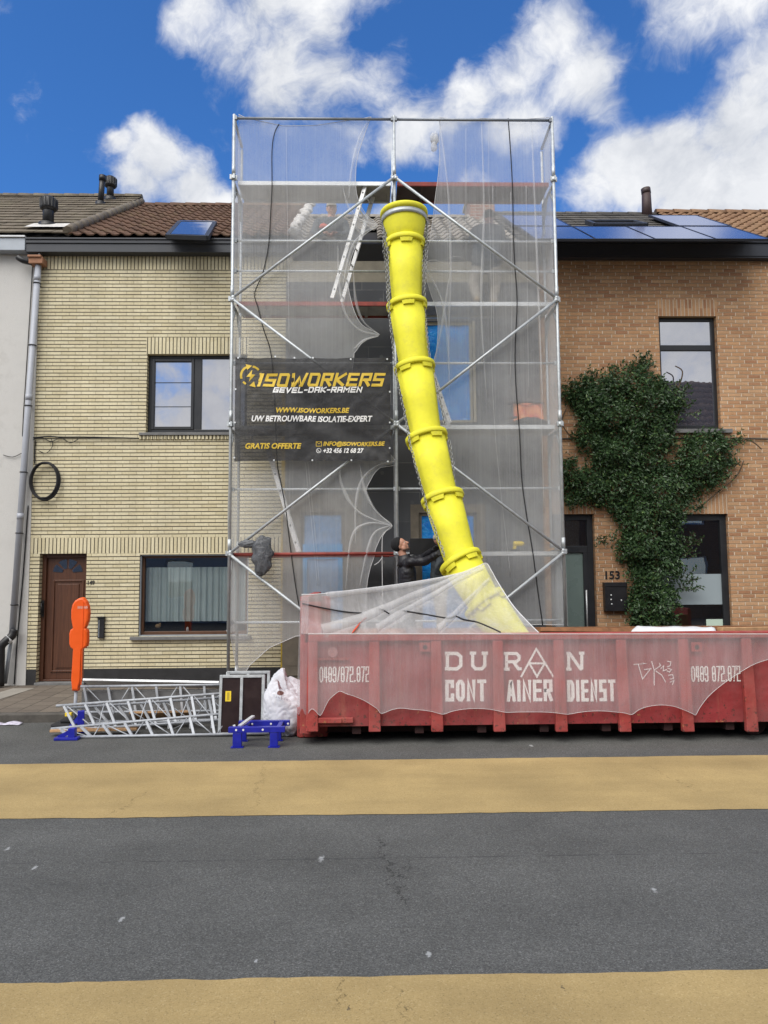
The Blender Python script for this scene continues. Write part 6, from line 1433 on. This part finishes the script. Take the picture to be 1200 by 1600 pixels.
def head_caps(c, f, u, skin='skin'):
    c, f, u = Vector(c), Vector(f).normalized(), Vector(u); u = (u - f * u.dot(f)).normalized(); s = f.cross(u)
    L = lambda x, y, z: c + s * x + f * y + u * z
    caps = [(L(0, -.02, .03), L(0, .015, .035), .088, .080, skin), (L(0, .035, -.02), L(0, .055, -.085), .060, .030, skin), (L(-.03, .02, -.05), L(.03, .02, -.05), .05, .05, skin), (L(0, .092, .02), L(0, .112, -.022), .010, .016, skin), (L(-.03, .075, .035), L(.03, .075, .035), .018, .018, skin), (L(-.016, .083, -.055), L(.016, .083, -.055), .012, .012, skin)]
    for sg in (-1, 1): caps += [(L(sg * .082, -.01, .015), L(sg * .088, -.016, -.025), .020, .012, skin), (L(sg * .04, .055, -.01), L(sg * .04, .05, -.03), .03, .03, skin)]
    return caps, L
def eyes(root, L):
    g = G()
    for sg in (-1, 1): g.sphere(L(sg * .032, .078, .012), .013, .013, .013, 10, 8)
    build('eye', g, M_EYE, root); h = G()
    for sg in (-1, 1): h.sphere(L(sg * .032, .087, .012), .006, .006, .006, 8, 6)
    build('iris', h, M_BLK, root)
def hand_caps(w_, d_, n_, rg, k=1.0):               # wrist point, finger direction, palm normal; fingers curl about n_
    w_, d_, n_ = Vector(w_), Vector(d_).normalized(), Vector(n_); n_ = (n_ - d_ * n_.dot(d_)).normalized(); s = d_.cross(n_); caps = []
    caps += [(w_ + s * x * k, w_ + (d_ * .085 + s * x * 1.15) * k, .017 * k, .016 * k, rg) for x in (-.03, -.01, .01, .03)]
    for x, l in ((-.036, .062), (-.012, .075), (.012, .07), (.036, .055)):
        a = w_ + (d_ * .09 + s * x) * k; b = a + (d_ * .6 + n_ * .5) * l * .55 * k; c = b + (d_ * .05 + n_ * 1.0) * l * .45 * k; e = c + (d_ * -.6 + n_ * .6) * l * .35 * k
        caps += [(a, b, .0105 * k, .0098 * k, rg), (b, c, .0098 * k, .009 * k, rg), (c, e, .009 * k, .0082 * k, rg)]
    a = w_ + (d_ * .025 - s * .035) * k; b = a + (d_ * .5 - s * .5 + n_ * .5).normalized() * .045 * k; c = b + (d_ * .6 + n_ * .7).normalized() * .035 * k
    return caps + [(a, b, .014 * k, .012 * k, rg), (b, c, .012 * k, .010 * k, rg)]
# worker at the chute, in the skip
hc = P(626.5, 853, 10.9); f1, u1 = Vector((.80, -.22, .56)), Vector((-.56, 0, .83))
caps, L1 = head_caps(hc, f1, u1)
nk = nk1 = P(633, 873, 10.9); sh1, sh2 = P(641, 878, 10.72), P(637, 876, 11.08); pel = P(637, 955, 10.95); ft = .60
caps += [(hc + Vector((-.0, 0, -.06)), nk + Vector((-.01, 0, -.0)), .056, .062, 'skin')]
caps += [(nk + Vector((.0, 0, -.05)), nk + Vector((.005, 0, .0)), .085, .066, 'jacket'), (sh1 + Vector((-.03, .06, -.03)), sh2 + Vector((-.02, -.06, -.03)), .085, .085, 'jacket'), (nk + Vector((.02, .02, -.16)), pel + Vector((0, 0, .18)), .135, .145, 'jacket'), (nk + Vector((.03, .08, -.2)), pel + Vector((0, .06, .16)), .13, .135, 'jacket'), (nk + Vector((.03, -.07, -.2)), pel + Vector((0, -.06, .16)), .125, .135, 'jacket'), (pel + Vector((0, -.07, .02)), pel + Vector((0, .07, .02)), .135, .135, 'trousers')]
el1, wr1 = P(664, 877, 10.58), P(683, 866, 10.42); el2, wr2 = P(660, 872, 11.1), P(678, 859, 10.85)
caps += [(sh1, el1, .072, .062, 'jacket'), (el1, wr1, .062, .048, 'jacket'), (sh2, el2, .072, .06, 'jacket'), (el2, wr2, .06, .045, 'jacket')]
caps += hand_caps(wr1 + (wr1 - el1).normalized() * .035, (.75, -.25, .35), (.1, .75, -.4), 'glove', 1.12); caps += hand_caps(wr2 + (wr2 - el2).normalized() * .03, (.8, -.35, .3), (.1, -.7, -.5), 'glove', 1.12)
for sg in (-1, 1):
    hp_ = pel + Vector((0, sg * .10, -.05)); kn = Vector((hp_.x + .05, hp_.y + sg * .03, ft + .47)); an = Vector((hp_.x - .02, hp_.y + sg * .04, ft + .09))
    caps += [(hp_, kn, .098, .072, 'trousers'), (kn, an, .066, .05, 'trousers'), (an + Vector((-.04, 0, -.04)), an + Vector((.17, 0, -.05)), .045, .036, 'boot')]
w1p = human('worker in black jacket and black beanie holding the chute chain in the skip', caps, [M_SKIN, M_JBLK, M_JGRY, M_SHOE, M_BLKR], {'skin': 0, 'jacket': 1, 'trousers': 2, 'boot': 3, 'glove': 4}, .0085, (pel.x, pel.y, ft))
eyes(w1p, L1)
g = G(); s_1 = f1.cross(u1)
cb = L1(0, -.022, .040)
def bean(p, dd):
    q_ = f1.normalized() * dd.y * .112 + u1.normalized() * dd.z * .108 + s_1.normalized() * dd.x * .100
    # cut along the brim: keep what lies behind and above it
    return q_ + (u1 * 0)
rings = []
ax_ = (f1.normalized() * -.80 + u1.normalized() * .60).normalized(); sx_ = s_1.normalized(); sy_ = ax_.cross(sx_)
for t_, r in ((-.030, .098), (-.026, .106), (-.008, .108), (.004, .107), (.03, .103), (.06, .09), (.085, .07), (.102, .045), (.110, .02), (.112, .003)):
    rings.append([cb + ax_ * t_ + sx_ * cos(a) * r * .95 + sy_ * sin(a) * r * 1.04 for a in [2 * pi * i / 28 for i in range(28)]])
g.ring_loft(rings, True, True); build('beanie', g, M_BEAN, w1p); g = G(); g.tube([nk1 + Vector((.005, .0, -.10)), nk1 + Vector((0, 0, -.02)), nk1 + Vector((-.018, 0, .055))], [.13, .098, .088], 18); build('collar', g, M_JBLK, w1p)
g = G(); g.tube([L1(-.07, -.0, -.06), L1(-.055, .04, -.085), L1(0, .075, -.098), L1(.055, .04, -.085), L1(.07, 0, -.06)], [.012, .016, .018, .016, .012], 8); build('beard', g, M_HAIR, w1p)
plank(P(640, 854, 11.27), P(687, 854, 11.27), .03, .25, 'black board standing on edge behind the worker in the beanie', M_BLK)
# helper behind the chute
hc = P(689, 845, 11.05); f2, u2 = Vector((.6, -.3, .2)), Vector((-.1, 0, 1)); caps, L2 = head_caps(hc, f2, u2); nk = hc + Vector((-.03, .02, -.20)); pel = nk + Vector((.0, .05, -.56)); ft = pel.z - .86
caps += [(hc + Vector((0, .02, -.06)), nk, .055, .06, 'skin'), (nk + Vector((0, -.14, -.05)), nk + Vector((.02, .16, -.05)), .08, .08, 'jacket'), (nk + Vector((0, 0, -.12)), pel + Vector((0, 0, .1)), .13, .14, 'jacket'), (pel + Vector((0, -.06, 0)), pel + Vector((0, .06, 0)), .13, .13, 'trousers')]
sh_ = nk + Vector((.02, -.17, -.06)); elx = P(684, 893, 10.72); wrx = P(692, 880, 10.60)
caps += [(sh_, elx, .065, .058, 'jacket'), (elx, wrx, .055, .042, 'jacket'), (nk + Vector((.02, .18, -.06)), nk + Vector((.15, .2, -.3)), .065, .055, 'jacket'), (nk + Vector((.15, .2, -.3)), nk + Vector((.32, .08, -.32)), .055, .042, 'jacket')]
caps += hand_caps(wrx + Vector((.03, 0, .01)), (.8, -.1, .2), (.1, .6, .4), 'skin'); caps += hand_caps(nk + Vector((.35, .06, -.32)), (.8, -.3, .1), (.1, -.6, .4), 'skin')
for sg in (-1, 1):
    hp_ = pel + Vector((0, sg * .10, -.04)); kn = Vector((hp_.x + .03, hp_.y, ft + .46)); an = Vector((hp_.x, hp_.y + sg * .03, ft + .09)); caps += [(hp_, kn, .095, .07, 'trousers'), (kn, an, .065, .05, 'trousers'), (an + Vector((-.03, 0, -.045)), an + Vector((.16, 0, -.05)), .043, .036, 'boot')]
w2p = human('worker in grey with a pale cap half hidden behind the yellow chute', caps, [M_SKIN, M_JGRY, M_TGRY, M_SHOE], {'skin': 0, 'jacket': 1, 'trousers': 2, 'boot': 3}, .012, (pel.x, pel.y, ft)); eyes(w2p, L2)
def cap_on(root, L, f, u, mat):
    g = G(); f = Vector(f).normalized(); u = Vector(u); u = (u - f * u.dot(f)).normalized(); s = f.cross(u); c = L(0, -.005, .055); rings = []
    for t_, r in ((-.02, .100), (.02, .101), (.05, .086), (.07, .06), (.08, .02), (.081, .002)): rings.append([c + u * t_ + (s * cos(a) * .92 + f * sin(a)) * r for a in [2 * pi * i / 24 for i in range(24)]])
    g.ring_loft(rings, True, True); g.grid(lambda a, b: c + f * (.085 + b * .085 * (1 - (2 * a - 1) ** 2 * .5)) + s * (2 * a - 1) * .085 + u * (-.012 - .02 * b), 8, 4); o = build('cap', g, mat, root); return o
cap_on(w2p, L2, f2, u2, M_CAPL)
# worker on the roof edge, facing the street
hc = P(518, 327, 12.72); f3, u3 = Vector((.25, -1, -.12)), Vector((0, -.1, 1)); caps, L3 = head_caps(hc, f3, u3); nk = hc + Vector((-.01, .02, -.17)); pel = nk + Vector((0, .08, -.58)); ft = pel.z - .88
caps += [(hc + Vector((0, .02, -.05)), nk, .058, .066, 'skin'), (nk + Vector((-.19, 0, -.06)), nk + Vector((.19, 0, -.06)), .085, .085, 'jacket'), (nk + Vector((0, .0, -.12)), pel + Vector((0, 0, .1)), .15, .16, 'jacket'), (nk + Vector((-.09, .0, -.14)), pel + Vector((-.07, 0, .1)), .13, .13, 'jacket'), (nk + Vector((.09, .0, -.14)), pel + Vector((.07, 0, .1)), .13, .13, 'jacket'), (pel + Vector((-.07, 0, 0)), pel + Vector((.07, 0, 0)), .14, .14, 'trousers')]
for sg in (-1, 1):
    s0 = nk + Vector((sg * .23, 0, -.07)); e0 = nk + Vector((sg * .31, -.10, -.33)); w0 = nk + Vector((sg * .10, -.26, -.40)); caps += [(s0, e0, .075, .062, 'jacket'), (e0, w0, .06, .045, 'jacket')]; caps += hand_caps(w0, (-sg * .7, -.5, -.1), (0, -.3, -1), 'skin')
    hp_ = pel + Vector((sg * .1, 0, -.04)); kn = Vector((hp_.x, hp_.y - .02, ft + .46)); an = Vector((hp_.x, hp_.y, ft + .09)); caps += [(hp_, kn, .095, .07, 'trousers'), (kn, an, .065, .05, 'trousers'), (an + Vector((0, .03, -.045)), an + Vector((0, -.16, -.05)), .043, .036, 'boot')]
w3p = human('worker in dark jacket and pale cap facing the street at the left roof edge', caps, [M_SKIN, M_JGRY, M_TGRY, M_SHOE], {'skin': 0, 'jacket': 1, 'trousers': 2, 'boot': 3}, .012, (pel.x, pel.y, ft)); eyes(w3p, L3); cap_on(w3p, L3, f3, u3, M_CAPL)
q = P(505, 350, 12.5); g = lump((q.x, nk.y - .155, q.z), .075, .03, .05, .3, 2, 2); build('red_cloth', g, plain('red_cloth', (.55, .10, .06), .8, 0, .2, 20), w3p)
# worker bending over the roof edge, back to the street
zd3 = Z1 + 4.0145
pel = Vector((P(759, 405, 11.85).x, 11.85, zd3 + .80)); sh_ = P(762, 358, 12.12); hc = P(764, 341, 12.25); f4, u4 = Vector((.1, 1, -.5)), Vector((0, .5, 1)); caps, L4 = head_caps(hc, f4, u4, 'skin')
caps += [(hc + Vector((0, -.02, -.04)), sh_ + Vector((0, -.0, .04)), .058, .07, 'skin'), (sh_ + Vector((-.18, 0, -.02)), sh_ + Vector((.18, 0, -.02)), .09, .09, 'jacket')]
for dx in (-.09, 0, .09): caps.append((sh_ + Vector((dx, -.02, -.06)), pel + Vector((dx, 0, .05)), .135, .15, 'jacket'))
caps += [(pel + Vector((-.09, 0, -.02)), pel + Vector((.09, 0, -.02)), .155, .155, 'jacket')]
for sg in (-1, 1):
    s0 = sh_ + Vector((sg * .22, .03, -.03)); e0 = sh_ + Vector((sg * .29, .16, -.24)); w0 = sh_ + Vector((sg * .22, .36, -.27)); caps += [(s0, e0, .078, .065, 'jacket'), (e0, w0, .062, .046, 'jacket')]; caps += hand_caps(w0, (-sg * .2, .8, -.1), (0, .1, -1), 'skin')
    hp_ = pel + Vector((sg * .12, -.0, -.08)); an = Vector((P(744 if sg < 0 else 771, 460, 11.66 if sg < 0 else 11.82).x, 11.66 if sg < 0 else 11.82, zd3 + .12)); kn = hp_.lerp(an, .5) + Vector((sg * .05, .10, 0))
    caps += [(hp_, kn, .118, .094, 'trousers'), (kn, an, .09, .068, 'trousers'), (an + Vector((0, -.06, -.04)), an + Vector((sg * .03, .16, -.07)), .046, .042, 'boot')]
w4p = human('worker in grey workwear seen from behind bending over the roof edge on the right deck', caps, [M_SKIN, M_JGRY, M_TGRY, M_SHOE, M_BEAN], {'skin': 0, 'jacket': 1, 'trousers': 2, 'boot': 3}, .012, (pel.x, pel.y, zd3)); eyes(w4p, L4)
g = G(); c = L4(0, -.03, .045); fn_, un_ = f4.normalized(), u4.normalized(); g.sphere(c, .104, .110, .095, 18, 12); build('hair', g, M_BEAN, w4p)

# ---------------------------------------------------------------- houses across the street, mirrored in the panes
def opposite(x0, x1, eave, ridge_z, label, mat, tmat, seed):
    t = thing('terraced_house', label, 'house', ((x0 + x1) / 2, -6.0, 0), 'terraced houses across the street')
    n_ = max(1, int((x1 - x0) / 3.2)); ops = []
    for i in range(n_):
        cx = x0 + (i + .5) * (x1 - x0) / n_; ops += [(cx - .6, cx + .6, 1.0, 2.6), (cx - .55, cx + .55, 4.0, 5.5)]
    g = G(); w_ = wall_g(x0, x1, 0, eave, 0, ops)
    for v in w_.v: v.y = -6.0 - v.y
    w_.f = [q[::-1] for q in w_.f]; build('wall', w_, mat, t)
    for o in ops: f_ = frame_g(*o, 0, .07, .06); [setattr(v, 'y', -6.12 - v.y) for v in f_.v]; wn = build('window', f_, M_WZINC, t); build('pane', G().quad((o[1], -6.15, o[2]), (o[0], -6.15, o[2]), (o[0], -6.15, o[3]), (o[1], -6.15, o[3])), M_GLASS_DARK, wn)
    r_ = roof_g(-x1, -x0, 5.9, eave, (ridge_z - eave) / 4.0, 4.0, 'pan', seed=seed, px=.3, pr=.35)
    for v in r_.v: v.x, v.y = -v.x, -v.y
    build('roof', r_, [tmat, M_DARK], t)
opposite(-16, -3.01, 5.6, 7.4, 'low pale house across the street behind the viewer', M_RENDER, M_TGRY, 21)
opposite(-3, 8.99, 5.8, 7.8, 'brown brick house across the street behind the viewer', M_OB, M_TBRN, 22)
opposite(9, 22, 7.2, 11.2, 'taller red brown house across the street behind the viewer', M_RB, M_TBRN, 23)
